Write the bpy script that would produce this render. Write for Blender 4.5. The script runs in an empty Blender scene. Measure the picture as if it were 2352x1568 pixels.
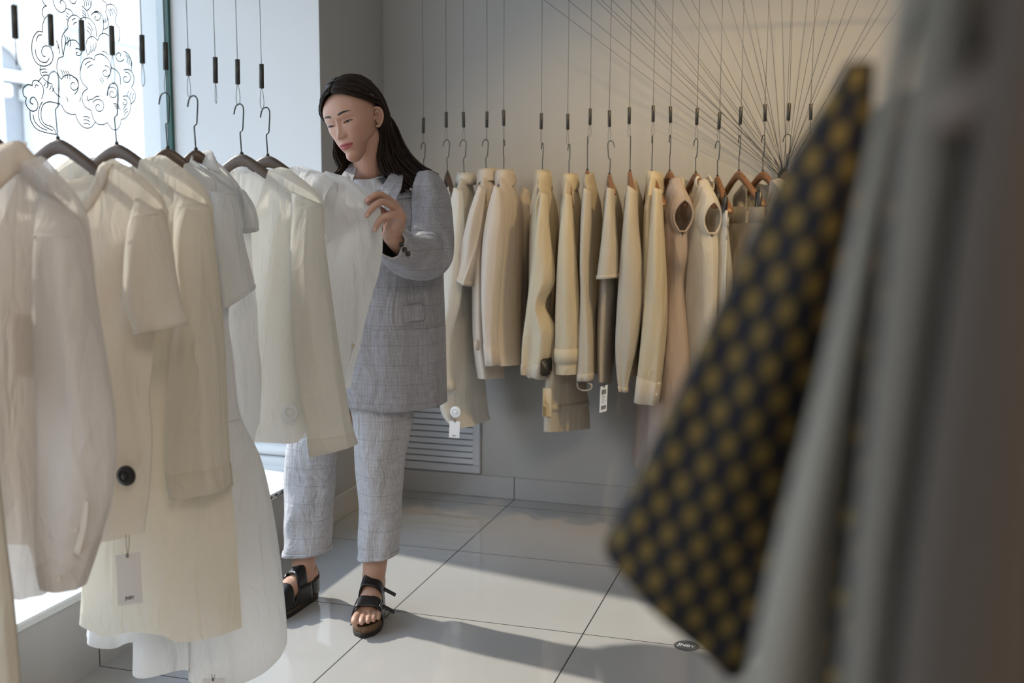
import bpy, math, random
import numpy as np
from mathutils import Matrix, Vector
S = bpy.context.scene
COL = S.collection
PI = math.pi
# ------------------------------------------------------------------ camera
F_PX, CX, CY, CAM_H = 2436.0, 1176.0, 784.0, 1.235
def unit(v):
    v = np.asarray(v, float)
    return v / np.linalg.norm(v)
_dy = unit((1915 - CX, 477 - CY, F_PX))
_dx = np.array((8176., 344., -2436.)); _dx = unit(_dx - np.dot(_dx, _dy) * _dy)
_dz = np.cross(_dx, _dy); _dz = _dz if _dz[1] < 0 else -_dz
MW = np.array([_dx, _dy, _dz])
def P(x, y, Y):
    """the point of the plane at depth Y seen at pixel x, y of the 2352 x 1568 photograph"""
    r = MW @ np.array([(x - CX) / F_PX, (y - CY) / F_PX, 1.0])
    return np.array([0, 0, CAM_H]) + r * (Y / r[1])
def PX(x, y, X):
    r = MW @ np.array([(x - CX) / F_PX, (y - CY) / F_PX, 1.0])
    return np.array([0, 0, CAM_H]) + r * (X / r[0])
cam = bpy.data.cameras.new('camera'); camo = bpy.data.objects.new('camera', cam); COL.objects.link(camo)
cam.sensor_width = 36.0; cam.lens = F_PX / 2352 * 36.0; cam.clip_start = 0.02; cam.clip_end = 200
Rw = np.column_stack([MW @ np.array([1, 0, 0]), MW @ np.array([0, -1, 0]), MW @ np.array([0, 0, -1])])
mw = Matrix([list(Rw[i]) + [[0, 0, CAM_H][i]] for i in range(3)] + [[0, 0, 0, 1]])
camo.matrix_world = mw
cam.dof.use_dof = True; cam.dof.focus_distance = 3.05; cam.dof.aperture_fstop = 2.7
S.camera = camo
S.view_settings.view_transform = 'Standard'; S.view_settings.look = 'None'
S.view_settings.exposure = 0.1; S.view_settings.gamma = 1.0; S.view_settings.use_curve_mapping = False
S.cycles.max_bounces = 8; S.cycles.diffuse_bounces = 4; S.cycles.glossy_bounces = 3
S.cycles.transmission_bounces = 6; S.cycles.transparent_max_bounces = 12
S.cycles.caustics_reflective = False; S.cycles.caustics_refractive = False
S.cycles.sample_clamp_indirect = 6.0
# ------------------------------------------------------------------ materials
MATS = {}
def node(nt, t, **kw):
    n = nt.nodes.new(t)
    for k, v in kw.items(): setattr(n, k, v)
    return n
def base_mat(name):
    m = bpy.data.materials.new(name); m.use_nodes = True; m.node_tree.nodes.clear()
    MATS[name] = m
    return m, m.node_tree, node(m.node_tree, 'ShaderNodeOutputMaterial')
def mat(name, col, rough=0.6, metal=0.0, spec=0.5, vary=0.0, vscale=8.0, bump=0.0, bscale=60.0, sheen=0.0, stretch=None, coat=0.0):
    m, nt, out = base_mat(name)
    b = node(nt, 'ShaderNodeBsdfPrincipled')
    b.inputs['Base Color'].default_value = (*col, 1); b.inputs['Roughness'].default_value = rough
    b.inputs['Metallic'].default_value = metal; b.inputs['Specular IOR Level'].default_value = spec
    if sheen: b.inputs['Sheen Weight'].default_value = sheen
    if coat: b.inputs['Coat Weight'].default_value = coat
    nt.links.new(b.outputs[0], out.inputs[0])
    tc = node(nt, 'ShaderNodeTexCoord'); mp = node(nt, 'ShaderNodeMapping')
    if stretch: mp.inputs['Scale'].default_value = stretch
    nt.links.new(tc.outputs['Object'], mp.inputs[0])
    if vary:
        n = node(nt, 'ShaderNodeTexNoise'); n.inputs['Scale'].default_value = vscale; n.inputs['Detail'].default_value = 4
        nt.links.new(mp.outputs[0], n.inputs['Vector'])
        r = node(nt, 'ShaderNodeMapRange'); r.inputs['From Min'].default_value = 0.3; r.inputs['From Max'].default_value = 0.7
        r.inputs['To Min'].default_value = 1 - vary; r.inputs['To Max'].default_value = 1 + vary
        nt.links.new(n.outputs['Fac'], r.inputs['Value'])
        mx = node(nt, 'ShaderNodeVectorMath', operation='SCALE'); mx.inputs[0].default_value = col
        nt.links.new(r.outputs[0], mx.inputs['Scale']); nt.links.new(mx.outputs[0], b.inputs['Base Color'])
    if bump:
        n = node(nt, 'ShaderNodeTexNoise'); n.inputs['Scale'].default_value = bscale; n.inputs['Detail'].default_value = 3
        nt.links.new(mp.outputs[0], n.inputs['Vector'])
        bp = node(nt, 'ShaderNodeBump'); bp.inputs['Strength'].default_value = bump; bp.inputs['Distance'].default_value = 0.004
        nt.links.new(n.outputs['Fac'], bp.inputs['Height']); nt.links.new(bp.outputs[0], b.inputs['Normal'])
    return m
def fabric(name, col, trans=0.35, clear=0.0, wr=0.5, wscale=5.0, rough=0.85, tcol=None, vary=0.03):
    """woven cloth: diffuse, light that comes through it, fine weave and soft creases"""
    m, nt, out = base_mat(name)
    tc = node(nt, 'ShaderNodeTexCoord'); mp = node(nt, 'ShaderNodeMapping'); mp.inputs['Scale'].default_value = (1.0, 1.0, 0.22)
    nt.links.new(tc.outputs['Object'], mp.inputs[0])
    n1 = node(nt, 'ShaderNodeTexNoise'); n1.inputs['Scale'].default_value = wscale * 2.2; n1.inputs['Detail'].default_value = 3; n1.inputs['Distortion'].default_value = 0.8
    nt.links.new(mp.outputs[0], n1.inputs['Vector'])
    n2 = node(nt, 'ShaderNodeTexNoise'); n2.inputs['Scale'].default_value = 420; n2.inputs['Detail'].default_value = 1
    nt.links.new(tc.outputs['Object'], n2.inputs['Vector'])
    ad = node(nt, 'ShaderNodeMath', operation='MULTIPLY_ADD'); ad.inputs[1].default_value = 0.03
    n3 = node(nt, 'ShaderNodeTexNoise'); n3.inputs['Scale'].default_value = wscale * 1.5; n3.inputs['Detail'].default_value = 2; n3.inputs['Distortion'].default_value = 1.6
    mp3 = node(nt, 'ShaderNodeMapping'); mp3.inputs['Scale'].default_value = (1, 1, .5); mp3.inputs['Rotation'].default_value = (0, .35, 0); nt.links.new(tc.outputs['Object'], mp3.inputs[0]); nt.links.new(mp3.outputs[0], n3.inputs['Vector'])
    pp = node(nt, 'ShaderNodeMath', operation='PINGPONG'); pp.inputs[1].default_value = .5; nt.links.new(n3.outputs['Fac'], pp.inputs[0])
    pw = node(nt, 'ShaderNodeMath', operation='POWER'); pw.inputs[1].default_value = 6.0; m2x = node(nt, 'ShaderNodeMath', operation='MULTIPLY'); m2x.inputs[1].default_value = 2.0
    nt.links.new(pp.outputs[0], m2x.inputs[0]); nt.links.new(m2x.outputs[0], pw.inputs[0])
    a3 = node(nt, 'ShaderNodeMath', operation='MULTIPLY_ADD'); a3.inputs[1].default_value = .10; nt.links.new(pw.outputs[0], a3.inputs[0]); nt.links.new(n1.outputs['Fac'], a3.inputs[2])
    nt.links.new(n2.outputs['Fac'], ad.inputs[0]); nt.links.new(a3.outputs[0], ad.inputs[2])
    bp = node(nt, 'ShaderNodeBump'); bp.inputs['Strength'].default_value = wr; bp.inputs['Distance'].default_value = 0.03
    nt.links.new(ad.outputs[0], bp.inputs['Height'])
    r = node(nt, 'ShaderNodeMapRange'); r.inputs['From Min'].default_value = 0.3; r.inputs['From Max'].default_value = 0.7
    r.inputs['To Min'].default_value = 1 - vary; r.inputs['To Max'].default_value = 1 + vary
    nt.links.new(n1.outputs['Fac'], r.inputs['Value'])
    sc = node(nt, 'ShaderNodeVectorMath', operation='SCALE'); sc.inputs[0].default_value = col
    nt.links.new(r.outputs[0], sc.inputs['Scale'])
    d = node(nt, 'ShaderNodeBsdfPrincipled'); d.inputs['Roughness'].default_value = rough; d.inputs['Specular IOR Level'].default_value = 0.15
    d.inputs['Sheen Weight'].default_value = 0.1
    nt.links.new(sc.outputs[0], d.inputs['Base Color']); nt.links.new(bp.outputs[0], d.inputs['Normal'])
    t = node(nt, 'ShaderNodeBsdfTranslucent'); t.inputs['Color'].default_value = (*(tcol or col), 1)
    nt.links.new(bp.outputs[0], t.inputs['Normal'])
    mx = node(nt, 'ShaderNodeMixShader'); mx.inputs[0].default_value = trans
    nt.links.new(d.outputs[0], mx.inputs[1]); nt.links.new(t.outputs[0], mx.inputs[2])
    last = mx
    if clear:
        tr = node(nt, 'ShaderNodeBsdfTransparent'); m2 = node(nt, 'ShaderNodeMixShader'); m2.inputs[0].default_value = clear
        nt.links.new(mx.outputs[0], m2.inputs[1]); nt.links.new(tr.outputs[0], m2.inputs[2]); last = m2
    nt.links.new(last.outputs[0], out.inputs[0])
    return m
# ------------------------------------------------------------------ geometry helpers
class MB:
    """collects shapes; build() links them as one mesh object"""
    def __init__(s): s.v = []; s.f = []; s.n = 0
    def add(s, v, f):
        v = np.asarray(v, float).reshape(-1, 3); s.v.append(v)
        s.f += [tuple(int(i) + s.n for i in q) for q in f]; s.n += len(v)
        return s
    def verts(s): return np.concatenate(s.v) if s.v else np.zeros((0, 3))
    def box(s, lo, hi):
        (a, b, c), (d, e, g) = lo, hi
        v = [(a, b, c), (d, b, c), (d, e, c), (a, e, c), (a, b, g), (d, b, g), (d, e, g), (a, e, g)]
        return s.add(v, [(0, 3, 2, 1), (4, 5, 6, 7), (0, 1, 5, 4), (1, 2, 6, 5), (2, 3, 7, 6), (3, 0, 4, 7)])
    def rbox(s, lo, hi, r=0.004):
        """box with chamfered edges"""
        lo = np.array(lo, float); hi = np.array(hi, float); c = (lo + hi) / 2; h = (hi - lo) / 2
        r = min(r, *(h * 0.9)); v = []; idx = {}
        for sx in (-1, 1):
            for sy in (-1, 1):
                for sz in (-1, 1):
                    for k in range(3):
                        q = np.array([sx, sy, sz]) * h; sg = (sx, sy, sz)
                        for j in range(3):
                            if j != k: q[j] -= sg[j] * r
                        idx[(sx, sy, sz, k)] = len(v); v.append(c + q)
        f = []
        for k in range(3):
            a, b = [j for j in range(3) if j != k]
            for sk in (-1, 1):
                q = []
                for (p, w) in ((-1, -1), (1, -1), (1, 1), (-1, 1)):
                    t = [0, 0, 0]; t[k] = sk; t[a] = p; t[b] = w; q.append(idx[(*t, k)])
                f.append(q)
        for k in range(3):
            a, b = [j for j in range(3) if j != k]
            for p in (-1, 1):
                for w in (-1, 1):
                    q = []
                    for (sk, fk) in ((-1, a), (1, a), (1, b), (-1, b)):
                        t = [0, 0, 0]; t[k] = sk; t[a] = p; t[b] = w; q.append(idx[(*t, fk)])
                    f.append(q)
        for sx in (-1, 1):
            for sy in (-1, 1):
                for sz in (-1, 1): f.append([idx[(sx, sy, sz, k)] for k in range(3)])
        return s.add(v, f)
    def rings(s, R, cap0=True, cap1=True, closed=True):
        """R: array rings x segments x 3"""
        R = np.asarray(R, float); a, b = R.shape[:2]; f = []
        m = b if closed else b - 1
        for i in range(a - 1):
            for j in range(m):
                k = (j + 1) % b
                f.append((i * b + j, i * b + k, (i + 1) * b + k, (i + 1) * b + j))
        if cap0: f.append(tuple(range(b))[::-1])
        if cap1: f.append(tuple((a - 1) * b + j for j in range(b)))
        return s.add(R.reshape(-1, 3), f)
    def tube(s, pts, rad, seg=8, cap=True, squash=1.0, up=None):
        pts = np.asarray(pts, float); n = len(pts)
        rad = np.full(n, rad) if np.isscalar(rad) else np.asarray(rad, float)
        T = np.gradient(pts, axis=0); T /= np.linalg.norm(T, axis=1)[:, None] + 1e-12
        u = np.array(up if up is not None else ((0, 0, 1) if abs(T[0][2]) < .9 else (1, 0, 0)), float)
        R = []; a = np.linspace(0, 2 * PI, seg, endpoint=False)
        for i in range(n):
            u = u - np.dot(u, T[i]) * T[i]; u = u / (np.linalg.norm(u) + 1e-12); w = np.cross(T[i], u)
            R.append(pts[i] + rad[i] * (np.cos(a)[:, None] * u * squash + np.sin(a)[:, None] * w))
        return s.rings(R, cap, cap)
    def cyl(s, p, q, r, seg=16, r2=None):
        return s.tube([p, q], [r, r if r2 is None else r2], seg)
    def lathe(s, prof, c=(0, 0, 0), axis='z', seg=24):
        a = np.linspace(0, 2 * PI, seg, endpoint=False); R = []
        for r, h in prof:
            x, y, z = r * np.cos(a), r * np.sin(a), np.full(seg, h)
            R.append(np.stack({'z': (x, y, z), 'y': (x, z, y), 'x': (z, x, y)}[axis], 1) + np.array(c))
        return s.rings(R)
    def xf(s, M):
        M = np.array(M, float); s.v = [v @ M[:3, :3].T + M[:3, 3] for v in s.v]
        return s
    def build(s, name, material, parent=None, smooth=True, subdiv=0, label=None, angle=None, solid=0):
        me = bpy.data.meshes.new(name)
        me.from_pydata(s.verts().tolist(), [], s.f); me.update()
        o = bpy.data.objects.new(name, me); COL.objects.link(o)
        if material is not None: me.materials.append(MATS[material] if isinstance(material, str) else material)
        if smooth:
            me.polygons.foreach_set('use_smooth', [True] * len(me.polygons))
            if angle: me.set_sharp_from_angle(angle=math.radians(angle))
        if parent is not None: o.parent = parent
        if solid:
            md = o.modifiers.new('cloth', 'SOLIDIFY'); md.thickness = solid; md.offset = 0
        if subdiv:
            md = o.modifiers.new('smooth', 'SUBSURF'); md.levels = subdiv; md.render_levels = subdiv
        if label: o['label'] = label
        return o
def grid_faces(a, b):
    return [(i * b + j, i * b + j + 1, (i + 1) * b + j + 1, (i + 1) * b + j) for i in range(a - 1) for j in range(b - 1)]
def tag(o, label, cat, group=None):
    o['label'] = label; o['category'] = cat
    if group: o['group'] = group
    return o
def struct(o):
    o['kind'] = 'structure'; return o
def thing(name, label, cat, loc=(0, 0, 0), rotz=0.0, group=None):
    o = bpy.data.objects.new(name, None); o.empty_display_size = 0.05; COL.objects.link(o)
    o.location = [float(c) for c in loc]; o.rotation_euler = (0, 0, rotz)
    return tag(o, label, cat, group)
def crom(pts, n):
    """smooth curve through points (Catmull-Rom), n samples"""
    p = np.asarray(pts, float)
    if p.ndim == 1: p = p[:, None]
    k = len(p)
    if k == 1: return np.repeat(p, n, 0)
    t = np.linspace(0, k - 1, n); i = np.clip(t.astype(int), 0, k - 2); f = (t - i)[:, None]
    p0 = p[np.maximum(i - 1, 0)]; p1 = p[i]; p2 = p[i + 1]; p3 = p[np.minimum(i + 2, k - 1)]
    return 0.5 * (2 * p1 + (p2 - p0) * f + (2 * p0 - 5 * p1 + 4 * p2 - p3) * f ** 2 + (3 * p1 - p0 - 3 * p2 + p3) * f ** 3)
def text_obj(name, s, size, material, parent, mtx, extrude=0.0003, align='CENTER', shear=0.0):
    cu = bpy.data.curves.new(name, 'FONT'); cu.body = s; cu.size = size; cu.extrude = extrude; cu.align_x = align; cu.align_y = 'CENTER'; cu.shear = shear
    cu.offset = size * 0.012
    tmp = bpy.data.objects.new('tmp', cu); COL.objects.link(tmp)
    dg = bpy.context.evaluated_depsgraph_get(); me = bpy.data.meshes.new_from_object(tmp.evaluated_get(dg))
    bpy.data.objects.remove(tmp); bpy.data.curves.remove(cu)
    me.name = name; me.materials.clear(); me.materials.append(MATS[material]); me.transform(Matrix(mtx))
    o = bpy.data.objects.new(name, me); COL.objects.link(o)
    if parent is not None: o.parent = parent
    return o
# ------------------------------------------------------------------ setting
XL, YB, YC, ZP, XG, XR, YN, ZC = -1.835, 4.215, 3.63, 0.236, -2.47, 2.6, -3.2, 2.85
mat('wall_paint', (0.44, 0.43, 0.415), 0.75, vary=0.02, vscale=2.0, bump=0.03, bscale=180)
mat('reveal_paint', (0.74, 0.74, 0.74), 0.6, vary=0.015, vscale=2.0)
mat('ceiling_paint', (0.7, 0.7, 0.68), 0.8, vary=0.02)
mat('platform_paint', (0.78, 0.78, 0.77), 0.45, vary=0.04, vscale=5)
mat('vent_metal', (0.55, 0.56, 0.59), 0.42, spec=0.5, vary=0.02)
mat('dark_void', (0.012, 0.012, 0.014), 0.9, vary=0.1)
mat('grey_metal', (0.33, 0.36, 0.37), 0.4, metal=0.6, vary=0.05)
mat('green_glass_edge', (0.005, 0.07, 0.055), 0.2, vary=0.1)
mat('ferrule_metal', (0.062, 0.059, 0.053), 0.42, metal=0.75, vary=0.12, vscale=60)
mat('cable_steel', (0.16, 0.155, 0.15), 0.4, metal=0.85, vary=0.1, vscale=300)
mat('hook_steel', (0.07, 0.08, 0.075), 0.35, metal=0.85, vary=0.1, vscale=80)
mat('decal_vinyl', (0.06, 0.08, 0.08), 0.5, vary=0.08)
mat('soot', (0.05, 0.05, 0.05), 0.9, vary=0.2)
def tile_mat(name, col, grout, axis, rough, origin=(0, 0), size=0.6, gw=0.004, one=False):
    m, nt, out = base_mat(name)
    g = node(nt, 'ShaderNodeNewGeometry'); sp = node(nt, 'ShaderNodeSeparateXYZ'); nt.links.new(g.outputs['Position'], sp.inputs[0])
    ds = []
    for k, (ax, o) in enumerate(zip(axis, origin)):
        a = node(nt, 'ShaderNodeMath', operation='SUBTRACT'); a.inputs[1].default_value = o - 30.0
        nt.links.new(sp.outputs[ax], a.inputs[0])
        b = node(nt, 'ShaderNodeMath', operation='PINGPONG'); b.inputs[1].default_value = size / 2
        nt.links.new(a.outputs[0], b.inputs[0]); ds.append(b)
    mn = ds[0]
    if len(ds) > 1:
        mn = node(nt, 'ShaderNodeMath', operation='MINIMUM'); nt.links.new(ds[0].outputs[0], mn.inputs[0]); nt.links.new(ds[1].outputs[0], mn.inputs[1])
    lt = node(nt, 'ShaderNodeMath', operation='LESS_THAN'); lt.inputs[1].default_value = gw / 2; nt.links.new(mn.outputs[0], lt.inputs[0])
    nz = node(nt, 'ShaderNodeTexNoise'); nz.inputs['Scale'].default_value = 3.0; nz.inputs['Detail'].default_value = 5; nt.links.new(g.outputs['Position'], nz.inputs['Vector'])
    rr = node(nt, 'ShaderNodeMapRange'); rr.inputs['To Min'].default_value = 0.95; rr.inputs['To Max'].default_value = 1.05; nt.links.new(nz.outputs['Fac'], rr.inputs['Value'])
    sc = node(nt, 'ShaderNodeVectorMath', operation='SCALE'); sc.inputs[0].default_value = col; nt.links.new(rr.outputs[0], sc.inputs['Scale'])
    mx = node(nt, 'ShaderNodeMix', data_type='RGBA'); nt.links.new(lt.outputs[0], mx.inputs['Factor'])
    nt.links.new(sc.outputs[0], mx.inputs[6]); mx.inputs[7].default_value = (*grout, 1)
    b = node(nt, 'ShaderNodeBsdfPrincipled'); nt.links.new(mx.outputs[2], b.inputs['Base Color'])
    ro = node(nt, 'ShaderNodeMapRange'); ro.inputs['To Min'].default_value = rough; ro.inputs['To Max'].default_value = 0.7
    nt.links.new(lt.outputs[0], ro.inputs['Value']); nt.links.new(ro.outputs[0], b.inputs['Roughness'])
    b.inputs['Specular IOR Level'].default_value = 0.55
    nt.links.new(b.outputs[0], out.inputs[0])
    return m
tile_mat('floor_tile', (0.42, 0.408, 0.395), (0.03, 0.025, 0.022), 'XY', 0.06, (-1.25, 2.895))
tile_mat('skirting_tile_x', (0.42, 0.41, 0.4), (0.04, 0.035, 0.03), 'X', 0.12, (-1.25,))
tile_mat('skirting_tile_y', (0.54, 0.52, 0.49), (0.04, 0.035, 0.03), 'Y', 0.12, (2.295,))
tile_mat('platform_tile', (0.8, 0.8, 0.79), (0.3, 0.3, 0.3), 'XY', 0.3, (-2.13, 2.318), 0.6, 0.003)
b = MB().box((-2.0, YN, -0.1), (XR, YB, 0)); struct(b.build('floor', 'floor_tile', smooth=False))
b = MB().box((-2.75, YN, ZC), (XR, YB + .2, ZC + .1)); struct(b.build('ceiling', 'ceiling_paint', smooth=False))
b = MB().box((XL - .9, YB, 0), (XR, YB + .2, ZC)); struct(b.build('wall_back', 'wall_paint', smooth=False))
b = MB().box((XR, YN, 0), (XR + .1, YB, ZC)); struct(b.build('wall_right', 'wall_paint', smooth=False))
b = MB().box((-2.75, YN - .1, 0), (XR, YN, ZC)); struct(b.build('wall_rear', 'wall_paint', smooth=False))
# pier between the window and the back corner: its window side is the pale reveal
b = MB().box((XL - .02, YC + .0005, 0), (XL + .0008, YB, ZC))
struct(b.build('wall_left', 'wall_paint', smooth=False))
b = MB().box((-2.6, YC, ZP), (XL - .0005, YC + .02, ZC)); struct(b.build('wall_reveal', 'reveal_paint', smooth=False))
b = MB().box((-2.6, YC + .02, 0), (XL - .02, YB - .002, ZC)); struct(b.build('wall_pier', 'reveal_paint', smooth=False))
b = MB().box((-2.75, YN, 2.45), (-2.45, YC, ZC)); struct(b.build('wall_lintel', 'wall_paint', smooth=False))
# display platform under the window
b = MB().box((-2.62, YN, 0.0), (XL - .012, YC, ZP - .02)); struct(b.build('trim_1', 'skirting_tile_y', smooth=False))
b = MB().box((-2.62, YN, ZP - .02), (XL, YC, ZP)); struct(b.build('trim_2', 'platform_tile', smooth=False))
b = MB().rbox((XL - .012, YN, ZP - .022), (XL + .004, YC, ZP + .001), .004); nosing = struct(b.build('trim_3', 'platform_paint', smooth=False))
b = MB().box((-2.44, YC - .05, ZP), (XL - .002, YC, ZP + .03)); b.lathe([(.022, -2.44), (.022, XL - .002)], (0, YC - .008, ZP + .052), 'x', 16)
struct(b.build('trim_4', 'reveal_paint', smooth=False))
b = MB().rbox((-2.44, YN, ZP), (-2.2, 2.17, ZP + .03), .004); struct(b.build('trim_5', 'platform_paint', smooth=False))
b = MB().rbox((XL, YB - .012, 0), (XR, YB, .094), .002); struct(b.build('baseboard_back', 'skirting_tile_x', smooth=False))
b = MB().rbox((XL, YC - .001, 0), (XL + .012, YB - .012, .1), .002); struct(b.build('baseboard_left', 'skirting_tile_y', smooth=False))
# a scuffed patch where the white nosing of the platform has chipped
b = MB(); rng = random.Random(3)
for k in range(13):
    y = 3.2 + rng.uniform(-.05, .09); L = rng.uniform(.006, .02); dz = rng.uniform(-.008, .004)
    b.add([(XL + .0046, y, ZP - .012 + dz), (XL + .0046, y + L, ZP - .009 + dz), (XL + .0046, y + L * 1.2, ZP - .006 + dz), (XL + .0046, y + L * .3, ZP - .005 + dz)], [(0, 1, 2, 3)])
b.build('paint_chip', 'soot', nosing, smooth=False)
# window: pane, channel, green edge
m, nt, out = base_mat('pane_glass')
tr = node(nt, 'ShaderNodeBsdfTransparent'); tr.inputs[0].default_value = (0.97, 0.99, 0.985, 1)
gl = node(nt, 'ShaderNodeBsdfGlossy'); gl.inputs['Roughness'].default_value = 0.01
lw = node(nt, 'ShaderNodeLayerWeight'); fr = node(nt, 'ShaderNodeMath', operation='POWER'); fr.inputs[1].default_value = 5.0; nt.links.new(lw.outputs['Facing'], fr.inputs[0])
mx = node(nt, 'ShaderNodeMixShader'); nt.links.new(fr.outputs[0], mx.inputs[0]); nt.links.new(tr.outputs[0], mx.inputs[1]); nt.links.new(gl.outputs[0], mx.inputs[2]); nt.links.new(mx.outputs[0], out.inputs[0])
win = bpy.data.objects.new('window_1', None); COL.objects.link(win); win.location = (XG, 1.0, ZP); struct(win)
wl = lambda b: b.xf(Matrix.Translation((-XG, -1.0, -ZP)))
wl(MB().box((XG - .006, YN, ZP), (XG + .006, YC - .002, 2.45))).build('pane', 'pane_glass', win, smooth=False)
x0, x1 = P(369, 200, YC)[0], P(385, 200, YC)[0]
wl(MB().box((x0, YC - .012, ZP), (x1, YC, 2.45))).build('jamb_channel', 'grey_metal', win, smooth=False)
x0, x1 = P(388, 200, YC)[0], P(397, 200, YC)[0]
wl(MB().box((x0, YC - .016, ZP), (x1, YC, 2.45))).build('glass_edge', 'green_glass_edge', win, smooth=False)
wl(MB().box((XG - .02, YN, 2.43), (XG + .02, YC, 2.46))).build('head_channel', 'grey_metal', win, smooth=False)
# vent grille in the back wall
x0, x1, z0, z1 = XL + .014, -1.402, .1, .60
g = thing('vent_grille', 'grey metal louvred vent grille low in the back wall by the corner', 'vent', ((x0 + x1) / 2, YB, z0))
vl = lambda b: b.xf(Matrix.Translation((-(x0 + x1) / 2, -YB, -z0)))
fw = .034; b = MB(); yf = YB - .016
for lo, hi in (((x0, yf, z0), (x1, YB, z0 + fw)), ((x0, yf, z1 - fw), (x1, YB, z1)), ((x0, yf, z0 + fw), (x0 + fw, YB, z1 - fw)), ((x1 - fw, yf, z0 + fw), (x1, YB, z1 - fw))): b.rbox(lo, hi, .003)
vl(b).build('grille_frame', 'vent_metal', g, smooth=False)
vl(MB().box((x0 + fw, YB - .003, z0 + fw), (x1 - fw, YB - .001, z1 - fw))).build('backing', 'dark_void', g, smooth=False)
ns = 16; pit = (z1 - z0 - 2 * fw) / ns
for k in range(ns):
    z = z0 + fw + k * pit; g_ = pit * .20
    b = MB().add([(x0 + fw, yf + .002, z + g_), (x1 - fw, yf + .002, z + g_), (x1 - fw, yf + .007, z + pit), (x0 + fw, yf + .007, z + pit), (x0 + fw, YB - .004, z + g_ + .003), (x1 - fw, YB - .004, z + g_ + .003), (x1 - fw, YB - .004, z + pit), (x0 + fw, YB - .004, z + pit)],
               [(0, 1, 2, 3), (4, 7, 6, 5), (0, 4, 5, 1), (3, 2, 6, 7), (0, 3, 7, 4), (1, 5, 6, 2)])
    vl(b).build('slat', 'vent_metal', g, smooth=False)
# ------------------------------------------------------------------ street outside
mat('facade_stone', (0.84, 0.83, 0.81), 0.8, vary=0.04, vscale=1.5)
mat('facade_shade', (0.3, 0.31, 0.33), 0.7, vary=0.05)
mat('pavement_stone', (0.5, 0.49, 0.48), 0.8, vary=0.06)
mat('facade_glass', (0.46, 0.5, 0.5), 0.3, vary=0.1)
b = MB().box((-40, -20, -.3), (-2.75, 60, -.12)); struct(b.build('pavement', 'pavement_stone', smooth=False))
XF = -7.5
fac = thing('street_building', 'pale stone building with an arch and pilasters across the street, seen through the window', 'building', (XF, 9.5, -.12))
fl = lambda b: b.xf(Matrix.Translation((-XF, -9.5, .12)))
fl(MB().box((XF - 2, -6, -.12), (XF, 26, 3.5))).build('facade_wall', 'facade_stone', fac, smooth=False)
def fpx(x, y): q = PX(x, y, XF); return q[1], q[2]
# arch at the far left of the view
ya, za = fpx(-14, 200); b = MB(); r0, r1 = .40, .50; n = 24
a = np.linspace(0, PI, n)
R = [[(XF + d, ya + r * math.cos(t), za + r * math.sin(t)) for (r, d) in ((r0, -.02), (r0, .07), (r1, .07), (r1, -.02))] for t in a]
b.rings(R); fl(b).build('arch_moulding', 'facade_stone', fac)
b = MB(); v = [(XF + .01, ya + r0 * math.cos(t), za + r0 * math.sin(t)) for t in a] + [(XF + .01, ya - r0, -.1), (XF + .01, ya + r0, -.1)]
b.add(v, [tuple(range(n)) + (n, n + 1)]); fl(b).build('arch_door', 'facade_shade', fac, smooth=False)
for px, w in ((70, .17), (-60, .17), (420, .17)):
    y, z = fpx(px, 100); b = MB().rbox((XF, y - w, -.12), (XF + .16, y + w, 3.4), .02)
    for zz in (.9, za - .1): b.rbox((XF, y - w - .05, zz), (XF + .22, y + w + .05, zz + .12), .02)
    fl(b).build('pilaster', 'facade_stone', fac, smooth=False)
for px0, px1, py0, py1 in ((145, 185, 62, 150), (255, 320, 95, 190)):
    (ya0, zb), (ya1, _), (_, zl) = fpx(px0, py0), fpx(px1, py0), fpx(px0, py1)
    b = MB().box((XF, ya0, zl), (XF + .02, ya1, zb)); b2 = fl(b).build('street_window', 'facade_glass', fac, smooth=False)
    fl(MB().rbox((XF, ya0 - .08, zb), (XF + .12, ya1 + .08, zb + .12), .02)).build('window_hood', 'facade_stone', fac, smooth=False)
y0, z0 = fpx(60, 195); fl(MB().rbox((XF, -6, z0), (XF + .14, 26, z0 + .1), .03)).build('string_course', 'facade_stone', fac, smooth=False)
# ------------------------------------------------------------------ cloud drawing on the pane
def gpt(x, y):
    q = PX(x / 4.6125, y / 4.6125, XG + .0075); return q
dec = MB()
def dline(pts, w=.0021, n=None):
    pts = np.array(pts, float)
    q = crom(pts, n or max(8, len(pts) * 5)); dec.tube([gpt(*p) for p in q], w, 5, squash=.35, up=(1, 0, 0))
def darc(cx, cy, r, a0, a1, ry=None, rot=0):
    t = np.radians(np.linspace(a0, a1, 9)); ry = ry or r; c, s = math.cos(math.radians(rot)), math.sin(math.radians(rot))
    dline([(cx + r * math.cos(k) * c - ry * math.sin(k) * s, cy + r * math.cos(k) * s + ry * math.sin(k) * c) for k in t])
def dspiral(cx, cy, r, a0, turns, k=.42, sx=1.0):
    n = 22; t = np.linspace(0, 1, n); a = np.radians(a0) + t * turns * 2 * PI; rr = r * (1 - t * (1 - k * .35))
    dline([(cx + sx * q * math.cos(w), cy + q * math.sin(w)) for q, w in zip(rr, a)], n=44)
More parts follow.
